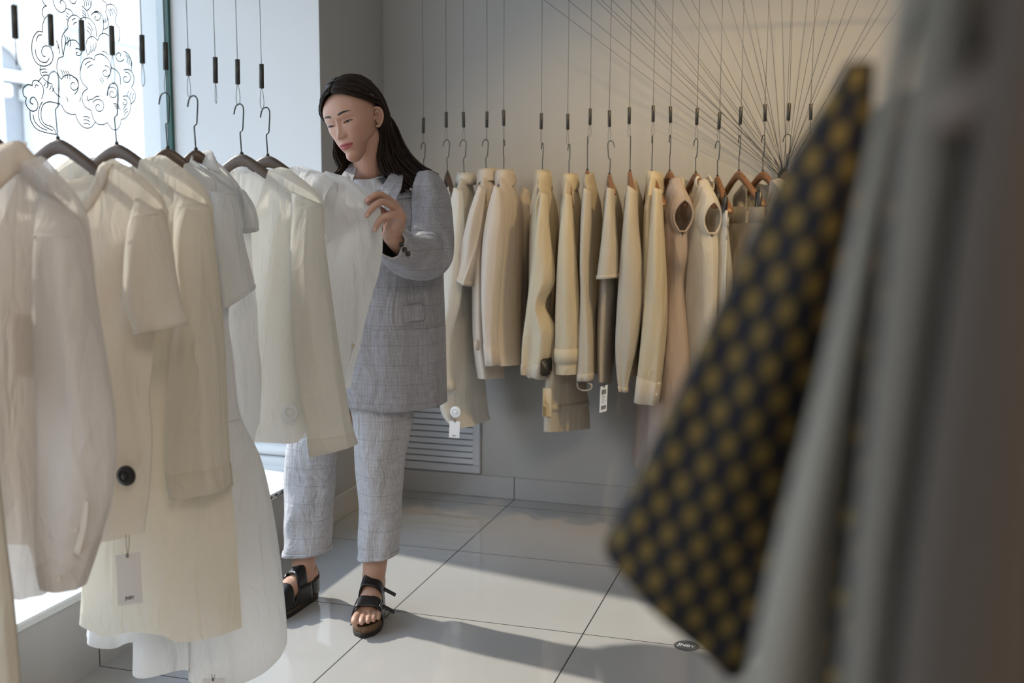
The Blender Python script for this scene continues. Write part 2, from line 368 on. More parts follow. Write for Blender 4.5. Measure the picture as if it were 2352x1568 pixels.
# big outlines, read from the photograph's window
dline([(450, 340), (400, 335), (352, 400), (335, 500), (350, 600), (400, 680), (480, 700), (545, 660), (562, 580), (530, 500), (470, 488), (440, 540), (455, 590), (482, 598)])
dline([(445, 372), (410, 375), (388, 410), (385, 440)]); dline([(375, 520), (385, 590), (430, 650), (490, 660), (522, 615)])
dline([(450, 335), (455, 250), (480, 190), (520, 155)]); dline([(465, 190), (445, 130), (460, 80), (495, 60)]); dline([(450, 0), (465, 40), (495, 68)])
dline([(560, 0), (585, 80), (640, 130), (690, 110), (695, 50), (660, 5), (635, 20), (650, 45)]); dline([(700, 90), (750, 110), (775, 155)])
dline([(735, 0), (760, 35), (795, 35), (805, 0)]); dline([(720, 290), (720, 220), (760, 165), (810, 165), (850, 200)]); dline([(850, 205), (890, 185), (950, 200), (1000, 260), (1020, 330), (1020, 390)])
dline([(870, 60), (920, 110), (965, 60), (968, 0)]); dline([(868, 65), (915, 110), (940, 180)])
dspiral(1022, 185, 62, -160, 1.15); dline([(975, 150), (1010, 120), (1060, 135), (1090, 200), (1095, 300), (1080, 360)])
dline([(1080, 0), (1120, 30), (1132, 60), (1120, 130), (1150, 220), (1140, 290), (1100, 310)]); dline([(1132, 55), (1180, 45), (1225, 85), (1238, 140), (1218, 230), (1262, 300), (1272, 380), (1255, 440)])
dline([(670, 600), (655, 480), (660, 380), (720, 295)]); dline([(670, 590), (690, 480), (740, 430), (800, 430), (845, 480)]); dspiral(825, 562, 50, -120, 1.05)
dline([(670, 600), (620, 620), (602, 700), (615, 790), (650, 840)]); dline([(930, 600), (910, 500), (925, 420), (980, 385), (1035, 430)]); dline([(1035, 430), (1060, 370), (1110, 355), (1155, 380)])
dline([(1000, 640), (960, 615), (895, 630), (860, 700), (848, 790), (870, 870), (930, 938)]); dline([(1000, 635), (1010, 590), (1070, 575), (1140, 620), (1175, 700), (1165, 790), (1130, 840)])
dspiral(1120, 765, 70, -100, 1.3, sx=.85); dline([(930, 938), (880, 980), (870, 1050), (900, 1130), (968, 1170)]); dline([(1175, 715), (1230, 745), (1270, 800), (1275, 900)])
dline([(1310, 540), (1360, 580), (1395, 660), (1390, 750)]); dspiral(1265, 590, 70, 30, 1.0, sx=.8); dspiral(1335, 830, 68, -100, 1.2, sx=.85); dline([(1310, 740), (1370, 740), (1415, 800), (1415, 880), (1395, 925), (1435, 990), (1425, 1060), (1385, 1105)])
dspiral(1190, 990, 72, -130, 1.3, sx=.9); dline([(1300, 1020), (1350, 1020), (1385, 1080), (1375, 1180), (1330, 1250), (1285, 1262)]); dspiral(1315, 1090, 38, -100, 1.0)
dspiral(780, 900, 85, -100, 1.25, sx=.75); dline([(650, 840), (690, 800), (760, 800), (820, 860), (828, 940), (790, 1000)]); dline([(650, 1110), (690, 1180), (750, 1210), (800, 1212)])
dline([(800, 1212), (830, 1290), (890, 1350), (960, 1350), (1008, 1295)]); dspiral(1045, 1130, 85, -150, 1.35, sx=.85); dline([(968, 1170), (985, 1250), (1030, 1310), (1090, 1320), (1138, 1298)]); dline([(1138, 1298), (1180, 1360), (1230, 1375), (1270, 1330), (1285, 1262)])
dline([(430, 690), (425, 760), (460, 830), (510, 875), (550, 890), (555, 930), (590, 990), (640, 1030)]); dline([(440, 820), (400, 870)])
dline([(340, 905), (290, 898), (245, 940), (250, 1010), (280, 1035)]); dline([(280, 1035), (272, 1090), (300, 1150), (350, 1178), (395, 1150), (398, 1090), (360, 1030), (325, 1045), (320, 1085), (352, 1105)])
dline([(340, 915), (350, 860), (400, 855), (450, 910), (460, 980), (440, 1045)]); dline([(370, 935), (380, 900), (410, 908)]); dline([(318, 1175), (325, 1270), (380, 1360), (470, 1400), (600, 1425)])
dline([(600, 1425), (560, 1350), (470, 1310), (435, 1230), (450, 1120), (510, 1080), (570, 1085), (640, 1105)]); dline([(350, 1215), (370, 1290), (430, 1350), (500, 1380)]); dline([(450, 1075), (415, 1150), (415, 1260), (460, 1330), (560, 1385)])
for (x, y, dx, dy, n_, sx, sy) in ((430, 740, 60, -5, 3, 12, 32), (680, 370, 10, 100, 3, 25, 12), (610, 480, 20, 90, 2, -15, -50), (480, 870, -18, 45, 4, 30, 18), (640, 735, 25, 90, 4, 25, 6), (885, 1235, 70, 20, 3, 0, 35), (960, 480, -25, 100, 3, 28, -18),
                             (1080, 540, 70, 45, 2, -20, 30), (900, 690, 60, -40, 2, 25, 35), (1100, 190, -10, 60, 3, 18, -6), (1140, 100, 30, 70, 3, 25, -5), (930, 240, 50, 90, 3, -5, 40), (1370, 600, 15, 100, 3, -20, -15), (1200, 1100, 55, 15, 3, 12, 22),
                             (700, 130, 25, 30, 3, 0, 35), (925, 1015, -8, 50, 2, -75, 10), (760, 220, 40, -25, 2, 15, 40), (1070, 820, 30, 50, 2, -15, 20), (1300, 1170, 40, -50, 3, 8, 28), (1350, 1020, 20, -60, 3, 25, 15), (880, 0, 15, 70, 4, 20, -4), (700, 1030, 20, 50, 1, 0, 0), (870, 160, 40, 60, 3, 0, -28), (990, 1040, 60, -20, 2, -60, 30)):
    for k in range(n_):
        a0, b0 = x + k * sx, y + k * sy; dline([(a0, b0), (a0 + dx * .5 + dy * .12, b0 + dy * .5 - dx * .12), (a0 + dx, b0 + dy)])
o = dec.build('window_decal', 'decal_vinyl'); tag(o, 'thin grey line drawing of swirling clouds stuck on the shop window', 'window decal')
# shadow of window letters, painted on the platform as flat grey shapes
mat('letter_shadow_grey', (0.62, 0.63, 0.62), 0.5, vary=0.03)
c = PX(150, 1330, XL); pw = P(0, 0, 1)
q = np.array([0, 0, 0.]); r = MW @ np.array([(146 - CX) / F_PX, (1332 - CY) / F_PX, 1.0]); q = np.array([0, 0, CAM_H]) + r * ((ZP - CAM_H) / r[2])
o = text_obj('platform_letter_shadow', 'SA', .085, 'letter_shadow_grey', None, Matrix.Translation((q[0] + .02, q[1] + .02, ZP + .0008)) @ Matrix.Rotation(math.radians(20), 4, 'Z'))
tag(o, 'pale grey painted shadow of capital letters on the white window platform', 'lettering')
# ------------------------------------------------------------------ rails, hanging cables, fan of cables
ZRAIL = 2.075
mat('rail_white', (0.7, 0.7, 0.68), 0.5, vary=0.02)
for nm, lo, hi, lb in (('cable_rail', (-1.8, 3.928, ZRAIL), (1.4, 3.932, ZRAIL + .004), 'white rail above the back row of hanging cables'),
                       ('cable_rail', (-1.454, .2, ZRAIL), (-1.446, 3.3, ZRAIL + .008), 'white rail above the row of hanging cables by the window'),
                       ('cable_rail', (.191, .1, ZRAIL), (.199, 1.6, ZRAIL + .008), 'white rail above the blurred foreground clothes')):
    c = [(a + b_) / 2 for a, b_ in zip(lo, hi)]; t = thing(nm, lb, 'rail', (c[0], c[1], ZRAIL))
    tl = Matrix.Translation((-c[0], -c[1], -ZRAIL))
    MB().rbox(lo, hi, .004).xf(tl).build('rail_bar', 'rail_white', t, smooth=False)
    for f in (.1, .9):
        x = lo[0] + (hi[0] - lo[0]) * (f if hi[0] - lo[0] > 1 else .5); y = lo[1] + (hi[1] - lo[1]) * (f if hi[1] - lo[1] > 1 else .5)
        MB().cyl((x, y, ZRAIL + .003), (x, y, ZC), .002, 10).xf(tl).build('drop_rod', 'rail_white', t)
def cable(x, y, zt, zb, loop, label, group=None, tilt=(0, 0), look=0.0):
    """one steel cable: wire down from the rail, crimped tube from zt to zb, loop below"""
    t = thing('hanging_cable', label, 'cable', (x, y, zb), 0, group)
    tx, ty = tilt
    MB().tube([(tx * .0, 0, ZRAIL - zb), (tx * .5, ty * .5, (ZRAIL - zb) * .5), (tx, ty, zt - zb - .004)], .0009, 6).build('wire', 'cable_steel', t)
    b = MB().lathe([(.0001, 0), (.0052, 0), (.0060, .0008), (.0060, zt - zb - .0008), (.0052, zt - zb), (.0001, zt - zb)], (0, 0, 0), 'z', 16)
    b.tube([(0, -.0058, .012), (0, -.0066, .012)], .0012, 8)
    b.xf(Matrix.Rotation(math.atan2(tx, .063), 4, 'Y')); b.build('crimp_tube', 'ferrule_metal', t)
    w = .0066; c, s = math.cos(look), math.sin(look); q = []
    for a in np.linspace(0, 1, 15):
        th = a * 2 * PI; k = .5 - .5 * math.cos(th); r = w * math.sin(th) * (.35 + .65 * k)
        q.append((r * c, r * s, .002 - k * loop))
    MB().tube(q, .0008, 6).build('wire_loop', 'cable_steel', t)
    return t
# ------------------------------------------------------------------ hangers and garments
mat('hanger_brown', (0.085, 0.053, 0.035), 0.42, vary=0.2, vscale=14, stretch=(1, 6, 6))
mat('hanger_oak', (0.21, 0.10, 0.045), 0.38, vary=0.2, vscale=14, stretch=(1, 6, 6))
mat('button_pearl', (0.62, 0.55, 0.45), 0.3, vary=0.1)
mat('button_dark', (0.02, 0.018, 0.016), 0.35, vary=0.1)
mat('security_black', (0.012, 0.012, 0.013), 0.35, vary=0.1)
mat('security_white', (0.72, 0.73, 0.74), 0.35, vary=0.03)
mat('ticket_card', (0.6, 0.56, 0.53), 0.7, vary=0.03)
mat('ticket_white', (0.75, 0.74, 0.73), 0.7, vary=0.03)
mat('ink', (0.02, 0.02, 0.02), 0.6, vary=0.1)
mat('string_dark', (0.04, 0.035, 0.03), 0.8, vary=0.1)
HOOK = [(0, 0), (-.0015, .03), (-.0025, .052), (.0005, .0562), (.0046, .060), (.0062, .075), (.0085, .1), (.0075, .112), (.002, .118), (-.0046, .1185), (-.0115, .115), (-.016, .106), (-.0185, .095)]
def make_hanger(label, loc, yaw, hooklook=0.0, material='hanger_brown', half=.19, drop=.122, group=None, htop=.1185, flip=1, clips=False):
    t = thing('coat_hanger', label, 'hanger', loc, yaw, group)
    n = 31; us = np.linspace(-half, half, n); R = []
    a = np.linspace(0, 2 * PI, 12, endpoint=False)
    for u in us:
        k = abs(u) / half; z = -drop * (math.sqrt(k * k + .012) - math.sqrt(.012)) / (math.sqrt(1.012) - math.sqrt(.012)); hh = .0155 * (1 - .32 * k); dd = .0075 + .006 * k
        if k > .985: hh *= .5; dd *= .5
        ca, sa = np.cos(a), np.sin(a)
        R.append(np.stack([np.full(12, u), dd * np.sign(ca) * np.abs(ca) ** .7 + .012 * k * k, z - .0155 + hh * np.sign(sa) * np.abs(sa) ** .7], 1))
    MB().rings(R).build('shoulder_bar', material, t)
    q = crom(HOOK, 40); q[:, 1] *= htop / .1185; q[:, 0] *= flip; c, s = math.cos(hooklook - yaw), math.sin(hooklook - yaw)
    pts = np.stack([q[:, 0] * c, q[:, 0] * s, q[:, 1] - .004], 1)
    MB().tube(pts, .0018, 8).build('hook', 'hook_steel', t)
    MB().lathe([(.0001, -.001), (.0042, -.001), (.0042, .004), (.0022, .005), (.0001, .005)], (0, 0, 0), 'z', 12).build('hook_collar', 'hook_steel', t)
    if clips:
        for sx in (-1, 1):
            b = MB().rbox((sx * .15 - .012, -.012, -.13), (sx * .15 + .012, .004, -.075), .003); b.tube([(sx * .15, -.004, -.08), (sx * .15, -.004, -.06)], .003, 8)
            b.build('trouser_clip', 'security_black', t)
    return t
def sround(v, p): return np.sign(v) * np.abs(v) ** p
class Noise1:
    """sums of soft waves, the folds of hanging cloth"""
    def __init__(s, seed, f0, f1, n=6):
        r = np.random.RandomState(seed); s.f = r.uniform(f0, f1, n); s.p = r.uniform(0, 2 * PI, n); s.d = r.uniform(-.9, .9, n); s.a = r.uniform(.4, 1, n); s.a /= s.a.sum()
    def __call__(s, x, v):
        r = 0
        for f, p, d, a in zip(s.f, s.p, s.d, s.a):
            w = np.sin(f * x + p + d * v * 2.0); r = r + a * (1.35 * (np.abs(w + .25) ** .8) * np.sign(w + .25) - .25)
        return r
def body_panels(top_f, top_b, bot, eL, eR, T, seed, fold=.012, nu=41, nv=44, ygap=.015, pull=.008, yoff=0.0, shoulder_k=11, arm=None):
    """front and back of a garment as one closed sheet. top_f, top_b, bot: (u, z) lists from the wearer side -u to +u; eL, eR: edges from shoulder to hem; T: thickness list from shoulder to hem"""
    s = np.linspace(-1, 1, nu); v = np.linspace(0, 1, nv); b = MB()
    eLc, eRc = crom(eL, nv), crom(eR, nv); bt = crom(bot, nu); Tv = crom(T, nv)[:, 0]; out = []
    for side, top in ((-1, top_f), (1, top_b)):
        tp = crom(top, nu) if len(top) < 40 else np.asarray(top)
        A, B = (1 - s) / 2, (1 + s) / 2; G = np.zeros((nv, nu, 3)); nz = Noise1(seed * 7 + (side > 0) * 3, 2.2, 8.5); nz2 = Noise1(seed * 5 + 91 + side, 9, 17)
        for i, t in enumerate(v):
            lin0 = (1 - t) * (A[:, None] * tp[0] + B[:, None] * tp[-1]) + t * (A[:, None] * bt[0] + B[:, None] * bt[-1])
            q = (1 - t) * tp + t * bt + A[:, None] * eLc[i] + B[:, None] * eRc[i] - lin0
            prof = np.maximum(1 - s ** 2, 0) ** .55; top_gap = ygap * np.minimum(1, (1 - np.abs(s)) * 9)
            y = side * (top_gap * max(0, 1 - t * 6) + Tv[i] * prof * min(1, t * 6 + .02))
            if arm and t < arm[0]: y = y + side * arm[1] * math.sin(PI * t / arm[0]) * np.abs(s) ** 2
            env = prof ** .6 * (t ** .65)
            y = y + fold * env * nz(s, t) + .28 * fold * env * nz2(s, t)
            # tension creases from the shoulder ends
            for sg in (-1, 1):
                du = s - sg * .9; r = np.sqrt(du ** 2 + (t * 1.3) ** 2); an = np.arctan2(t * 1.3 + 1e-6, -sg * du)
                y = y + side * pull * np.sin(an * 9 + seed + sg) * np.exp(-((r - .35) / .28) ** 2) * prof * min(1, t * 6)
            G[i, :, 0] = q[:, 0]; G[i, :, 2] = q[:, 1]; G[i, :, 1] = y + yoff
        f = grid_faces(nv, nu)
        if side > 0: f = [q[::-1] for q in f]
        b.add(G.reshape(-1, 3), f); out.append(G)
    k0 = shoulder_k
    for sg in (0, 1):
        i0, i1 = (0, 20 - k0) if sg == 0 else (20 + k0, nu - 1)
        f, r = out[0][0][i0:i1 + 1], out[1][0][i0:i1 + 1]; V = []
        for k in np.linspace(0, 1, 7):
            q = f * (1 - k) + r * k; q = q.copy(); q[:, 2] = np.maximum(f[:, 2], r[:, 2]) * 1.0 + .007 * math.sin(k * PI) - 0 * k; q[:, 2] = q[:, 2] * math.sin(k * PI) ** .5 + (1 - math.sin(k * PI) ** .5) * (f[:, 2] * (1 - k) + r[:, 2] * k); V.append(q)
        b.add(np.concatenate(V), grid_faces(7, len(f)))
    return b, out
def sleeve_tube(rows, b, w, seed, fold=.006, n=40, seg=28, cap=False, power=.8, twist=None):
    """rows: (uL, zL, uR, zR) across the sleeve from shoulder to hem; b: half depth list; w: depth offset list"""
    r = crom(rows, n); bb = crom(b, n)[:, 0]; ww = crom(w, n)[:, 0]; tw = crom(twist, n)[:, 0] if twist is not None else np.zeros(n)
    a = np.linspace(0, 2 * PI, seg, endpoint=False); nz = Noise1(seed, 1, 5); R = []
    for i in range(n):
        t = i / (n - 1); L, Rr = r[i, :2], r[i, 2:]; c = (L + Rr) / 2; h = (Rr - L) / 2
        ca, sa = sround(np.cos(a), power), sround(np.sin(a), power)
        # fold waves round the tube drift along it; angle waves stay periodic
        k = 1.5 * fold * min(1, .25 + t * 1.6) * (.6 * np.sin(3 * a + seed + 2.2 * np.sin(t * 2.4 + seed)) + .5 * np.sin(5 * a + seed * 2 + 3 * t) + .35 * np.sin(2 * a - 4 * t + seed * 3))
        if cap and i == 0: k = k * 0
        xy = c + ca[:, None] * h * (1 + (k * .25 / max(.02, np.linalg.norm(h)))[:, None])
        y = ww[i] + sa * bb[i] + k * np.abs(np.sin(a)) ** .5
        R.append(np.stack([xy[:, 0], y, xy[:, 1]], 1))
    B = MB(); B.rings(R, cap, False); return B, np.array(R)
def button(parent, p, r=.0055, material='button_pearl', nrm=(0, -1, 0), name='button'):
    b = MB().lathe([(.0001, 0), (r, 0), (r, .0012), (r * .8, .0022), (r * .55, .0015), (.0001, .0015)], (0, 0, 0), 'z', 14)
    M = Vector(nrm).to_track_quat('Z', 'Y').to_matrix().to_4x4(); M.translation = Vector([float(c) for c in p])
    return b.xf(M).build(name, material, parent, angle=40)
def security(parent, p, r=.019, material='security_white', nrm=(0, -1, 0)):
    b = MB().lathe([(.0001, 0), (r, 0), (r, .004), (r * .93, .0075), (r * .62, .009), (r * .58, .0065), (r * .4, .0065), (r * .3, .010), (.0001, .0115)], (0, 0, 0), 'z', 28)
    M = Vector(nrm).to_track_quat('Z', 'Y').to_matrix().to_4x4(); M.translation = Vector([float(c) for c in p])
    return b.xf(M).build('security_tag', material, parent, angle=35)
def strip(P0, P1, wdt, dep=.0025, up=(0, -1, 0)):
    """thin raised strip of cloth along a polyline"""
    return None
def ring_band(R0, R1, off=.0015, n=6, seg=None):
    """band round a sleeve between two rings"""
    c0, c1 = R0.mean(0), R1.mean(0); S_ = []
    for t, o in ((0, 0), (.02, off), (.5, off * 1.25), (.98, off), (1, 0)):
        q = R0 * (1 - t) + R1 * t; c = c0 * (1 - t) + c1 * t; d = q - c; d = d / (np.linalg.norm(d, axis=1)[:, None] + 1e-9); S_.append(q + d * o)
    return MB().rings(S_, False, False)
fabric('cloth_white', (0.86, 0.855, 0.85), .5, wr=.8)
fabric('cloth_sheer', (0.82, 0.765, 0.72), .5, clear=.10, wr=.8)
fabric('cloth_offwhite', (0.81, 0.745, 0.655), .46, wr=.6)
fabric('cloth_cream', (0.83, 0.775, 0.68), .48, wr=.8)
fabric('cloth_ivory', (0.83, 0.80, 0.74), .45, wr=.5)
fabric('cloth_peach', (0.74, 0.66, 0.58), .35, wr=.35)
fabric('cloth_beige', (0.62, 0.555, 0.455), .25, wr=.6)
fabric('cloth_sand', (0.55, 0.47, 0.35), .25, wr=.4)
fabric('cloth_stone', (0.52, 0.47, 0.40), .25, wr=.4)
fabric('cloth_butter', (0.70, 0.61, 0.45), .28, wr=.6)
fabric('cloth_blush', (0.52, 0.42, 0.36), .25, wr=.4)
fabric('cloth_taupe', (0.30, 0.26, 0.21), .15, wr=.4)
CAMP = np.array([0, 0, CAM_H])
class Left:
    """one garment of the row by the window, measured in the plane of its hanger"""
    def __init__(s, name, label, cat, apex, Y, hanger_label, hook=None, material='cloth_white', part_labels=True, htop=.12, hmat='hanger_brown', hooklook=0.0, yaw=0.0, half=.19, drop=.122):
        s.Y = Y; s.o = P(*apex, Y); s.m = material; s.yaw = yaw; s.e = np.array([math.cos(yaw), math.sin(yaw), 0]); s.nn = np.array([-s.e[1], s.e[0], 0])
        hk = {133: 163, 268: 190, 385: 212, 450: 219, 555: 238, 615: 246}.get(apex[0])
        if hk: htop = P(apex[0], hk, Y)[2] - s.o[2] + .003
        s.t = thing(name, label, cat, (s.o[0], Y, s.o[2]), yaw)
        s.h = make_hanger(hanger_label, (s.o[0], Y, s.o[2]), yaw, hooklook, hmat, htop=htop, half=half, drop=drop) if hanger_label else None
    def c(s, p):
        r = P(*p, 1.0) - CAMP; k = ((s.o - CAMP) @ s.nn) / (r @ s.nn); q = CAMP + r * k - s.o; return (q @ s.e, q[2])
    def C(s, ps): return [s.c(p) for p in ps]
    def mir(s, ps): return [(-u, z) for u, z in ps]
    def body(s, neck, shoulder, edge, hem, T, seed, vdepth=.08, bdepth=.012, eL=None, fold=.012, left_neck=None, left_shoulder=None, name='body', pull=.006, material=None, vpow=2.0, yoff=0.0):
        nk = s.c(neck); sh = s.C(shoulder); lsh = s.C(left_shoulder) if left_shoulder else s.mir(sh); lnk = s.c(left_neck) if left_neck else (-nk[0], nk[1])
        ed = [sh[-1]] + s.C(edge); el = ([lsh[-1]] + s.C(eL)) if eL else s.mir(ed)
        bt = s.C(hem) if hem else [el[-1], ed[-1]]
        bt = [el[-1]] + bt + [ed[-1]] if hem else bt
        mid = [(lnk[0] + (nk[0] - lnk[0]) * k, lnk[1] + (nk[1] - lnk[1]) * k) for k in np.linspace(0, 1, 11)]
        def top(dep): return lsh[::-1] + [(u, z - dep * (1 - abs(2 * k - 1) ** vpow)) for (u, z), k in zip(mid, np.linspace(0, 1, 11))] + sh
        def res(top):
            t = np.array(top); d = np.r_[0, np.cumsum(np.linalg.norm(np.diff(t, axis=0), axis=1))]; x = np.linspace(0, d[-1], 41)
            g = np.stack([np.interp(x, d, t[:, 0]), np.interp(x, d, t[:, 1])], 1); s.k = max(2, min(18, 20 - int(np.argmin(np.linalg.norm(g - np.array(lnk), axis=1))))); return g
        s.tf = res(top(vdepth)); kf = s.k; s.tb = res(top(bdepth)); s.k = max(s.k, kf)
        b, s.G = body_panels(s.tf, s.tb, bt, el, ed, T, seed, fold, pull=pull, yoff=yoff, shoulder_k=s.k)
        s.b = b.build(name, material or s.m, s.t); return s.b
    def sleeve(s, Ls, Rs, b, w, seed, fold=.006, cuff=None, mirror=True, cap=True, name='sleeve', n=40, material=None, power=.8, cuffmat=None):
        rows = [(*s.c(l), *s.c(r)) for l, r in zip(Ls, Rs)]
        B, R = sleeve_tube(rows, b, w, seed, fold, n=n, cap=cap, power=power)
        o = B.build(name, material or s.m, s.t); s.R = R
        if cuff:
            i = int(round((n - 1) * cuff)); ring_band(R[i], R[-1], .0016).build('cuff', cuffmat or material or s.m, o)
        if mirror:
            B2 = MB().rings(R * np.array([-1, 1, 1]) + np.array([0, .004, 0]), cap, False); o2 = B2.build(name, material or s.m, s.t)
            if cuff: i = int(round((n - 1) * cuff)); ring_band(R[i] * [-1, 1, 1], R[-1] * [-1, 1, 1], .0016).build('cuff', cuffmat or material or s.m, o2)
        return o
    def neckband(s, w=.018, material=None, drop=0.0):
        """ribbed band that follows the neck opening, front and back"""
        for tp, sd in ((s.tf, -1), (s.tb, 1)):
            pass
    def seam(s, pts, y, r=.0012, name='seam', material=None, parent=None):
        q = crom(s.C(pts), 24); b = MB().tube([(u, yy, z) for (u, z), yy in zip(q, np.full(24, y) if np.isscalar(y) else crom(y, 24)[:, 0])], r, 6, squash=.5)
        return b.build(name, material or s.m, parent or s.t)
# ------------------------------------------------------------------ the row by the window, front to back
TK = [.006, .03, .034, .04]
# 0: only its sleeve end and hem reach into the picture
g = Left('hanging_shirt', 'cream long-sleeved shirt nearest the camera in the window row, cut off by the picture edge', 'shirt', (-255, 300), 1.42, 'brown hanger nearest the camera in the row by the window', material='cloth_beige', half=.16, drop=.14)
g.body((-130, 345), [(-130, 345), (-75, 400), (-30, 470)], [(-30, 800), (5, 1200), (30, 1400), (48, 1640)], None, TK, 11)
g.sleeve([(-75, 420), (-95, 560), (-90, 700), (-70, 880), (-60, 925)], [(-30, 450), (-12, 580), (6, 720), (23, 850), (23, 920)], [.02, .04, .04, .035, .03], [-.03, -.04, -.045, -.05, -.05], 3, cuff=.86, cuffmat='cloth_stone')
# 1: sheer shirt with collar, pocket and buttoned cuff
g = Left('hanging_shirt', 'sheer white collared shirt with long buttoned cuff and chest pocket, hanging open', 'shirt', (-28, 303), 1.57, 'brown hanger inside the sheer collared shirt', material='cloth_sheer', half=.175, drop=.15)
g.body((70, 362), [(70, 362), (122, 412), (168, 458), (205, 512)], [(222, 700), (200, 1000), (165, 1200), (140, 1320)], [(-190, 1180), (-100, 1150), (-20, 1190), (20, 1270), (58, 1358), (95, 1360), (128, 1352)], TK, 5, vdepth=.16, vpow=1.2, fold=.012)
so_ = g.sleeve([(118, 440), (138, 545), (141, 700), (145, 900), (140, 1100), (136, 1235), (149, 1320)], [(205, 505), (226, 560), (252, 690), (284, 850), (303, 970), (292, 1130), (226, 1330)], [.02, .045, .05, .05, .045, .04, .028], [-.03, -.045, -.05, -.05, -.05, -.05, -.05], 4, fold=.006, cuff=.90)
for px in ((208, 1290), (245, 1182)):
    u, z = g.c(px); button(so_, (u, -.05 - .036, z), .007, 'button_dark' if 0 else 'button_pearl')
q = g.C([(268, 1120), (262, 1180), (247, 1240)]); MB().tube([(u, -.083, z) for u, z in crom(q, 12)], .008, 8, squash=.18, up=(0, 1, 0)).build('sleeve_placket', 'cloth_peach', so_)
g.seam([(140, 541), (180, 536), (223, 542)], [-.07, -.095, -.06], .0016, 'shoulder_seam')
u0, z0 = g.c((58, 716)); u1, z1 = g.c((128, 860)); G = g.G[0]
b = MB(); n = 9; V = []
for i in range(n):
    for j in range(n):
        u = u0 + (u1 - u0) * j / (n - 1); z = z0 + (z1 - z0) * i / (n - 1); k = np.argmin((G[..., 0] - u) ** 2 + (G[..., 2] - z) ** 2); V.append((u, G.reshape(-1, 3)[k, 1] - .004, z))
b.add(V, grid_faces(n, n)); b.f = [q[::-1] for q in b.f]; b.build('chest_pocket', 'cloth_sheer', g.t)
# collar leaf
def collar_leaf(g, pts_out, pts_in, y_out, y_in, material=None, name='collar', th=.0025):
    a = crom(g.C(pts_out), 16); c = crom(g.C(pts_in), 16); yo = crom(y_out, 16)[:, 0]; yi = crom(y_in, 16)[:, 0]; V = []
    for k in np.linspace(0, 1, 6):
        for i in range(16):
            q = a[i] * (1 - k) + c[i] * k; V.append((q[0], yo[i] * (1 - k) + yi[i] * k - .006 * math.sin(k * PI), q[1]))
    return MB().add(V, grid_faces(6, 16)).build(name, material or g.m, g.t, solid=th)
collar_leaf(g, [(-55, 440), (0, 352), (48, 324), (60, 336), (76, 368)], [(-30, 545), (12, 470), (40, 425), (62, 392), (78, 372)], [-.045, -.03, -.012, 0, .012], [-.05, -.045, -.03, -.012, .012], 'cloth_peach')
collar_leaf(g, [(-105, 440), (-110, 370), (-92, 332), (-70, 322), (-20, 326), (30, 330), (50, 324)], [(-100, 470), (-105, 400), (-90, 360), (-70, 350), (-20, 352), (30, 354), (50, 340)], [-.03, -.01, .01, .02, .03, .03, .01], [-.03, -.01, .012, .022, .032, .032, .012])
# 2: boxy tee with a ribbed neck
g = Left('hanging_tshirt', 'off-white boxy T-shirt with ribbed crew neck and wide short sleeves by the window', 't-shirt', (133, 318), 1.784, 'brown hanger with its full arch showing in the crew neck T-shirt', material='cloth_offwhite', htop=.118)
g.body((246, 370), [(246, 370), (320, 412), (362, 452), (388, 492)], [(375, 640), (356, 780), (346, 860), (341, 920), (347, 1000), (342, 1110), (328, 1222)], [(20, 1236), (150, 1240), (250, 1234)], [.006, .035, .04, .036], 8, vdepth=.105, bdepth=.035, fold=.010, vpow=2.2)
so_ = g.sleeve([(330, 455), (333, 520), (322, 610), (320, 690), (345, 765)], [(385, 490), (398, 552), (412, 620), (427, 690), (441, 745)], [.02, .045, .05, .05, .045], [-.02, -.03, -.03, -.03, -.03], 6, fold=.005, cuff=.93, n=36)
def rib_neck(g, k, w=.02, material=None, name='neck_rib', fold=.0):
    """band following the neckline of both panels; k: index half range of the opening"""
    for G, sg in zip(g.G, (-1, 1)):
        row = G[0]; i0, i1 = 20 - k, 20 + k; p = row[i0:i1 + 1]; c = np.array([0, 0, p[:, 2].max() + .02]); d = (p - c) * [1, 0, 1]; d = d / np.linalg.norm(d, axis=1)[:, None]; V = []
        F = G.reshape(-1, 3)
        for t in (0, .25, .5, .75, 1.0):
            q = p + d * w * t; y = np.array([F[np.argmin((F[:, 0] - a[0]) ** 2 + (F[:, 2] - a[2]) ** 2), 1] for a in q]); q[:, 1] = y + sg * (.0012 + .003 * math.sin(PI * min(1, t * .8 + .1))); V.append(q)
        MB().add(np.concatenate(V), grid_faces(5, len(p))).build(name, material or g.m, g.t, solid=.0016)
rib_neck(g, g.k, .026, 'cloth_offwhite')
g.seam([(386, 491), (362, 495), (345, 512), (334, 545)], [-.03, -.07, -.075, -.07], .0013, 'armhole_seam')
u, z = g.c((322, 1080)); security(g.t, (u, -.042, z), .0205, 'security_black')
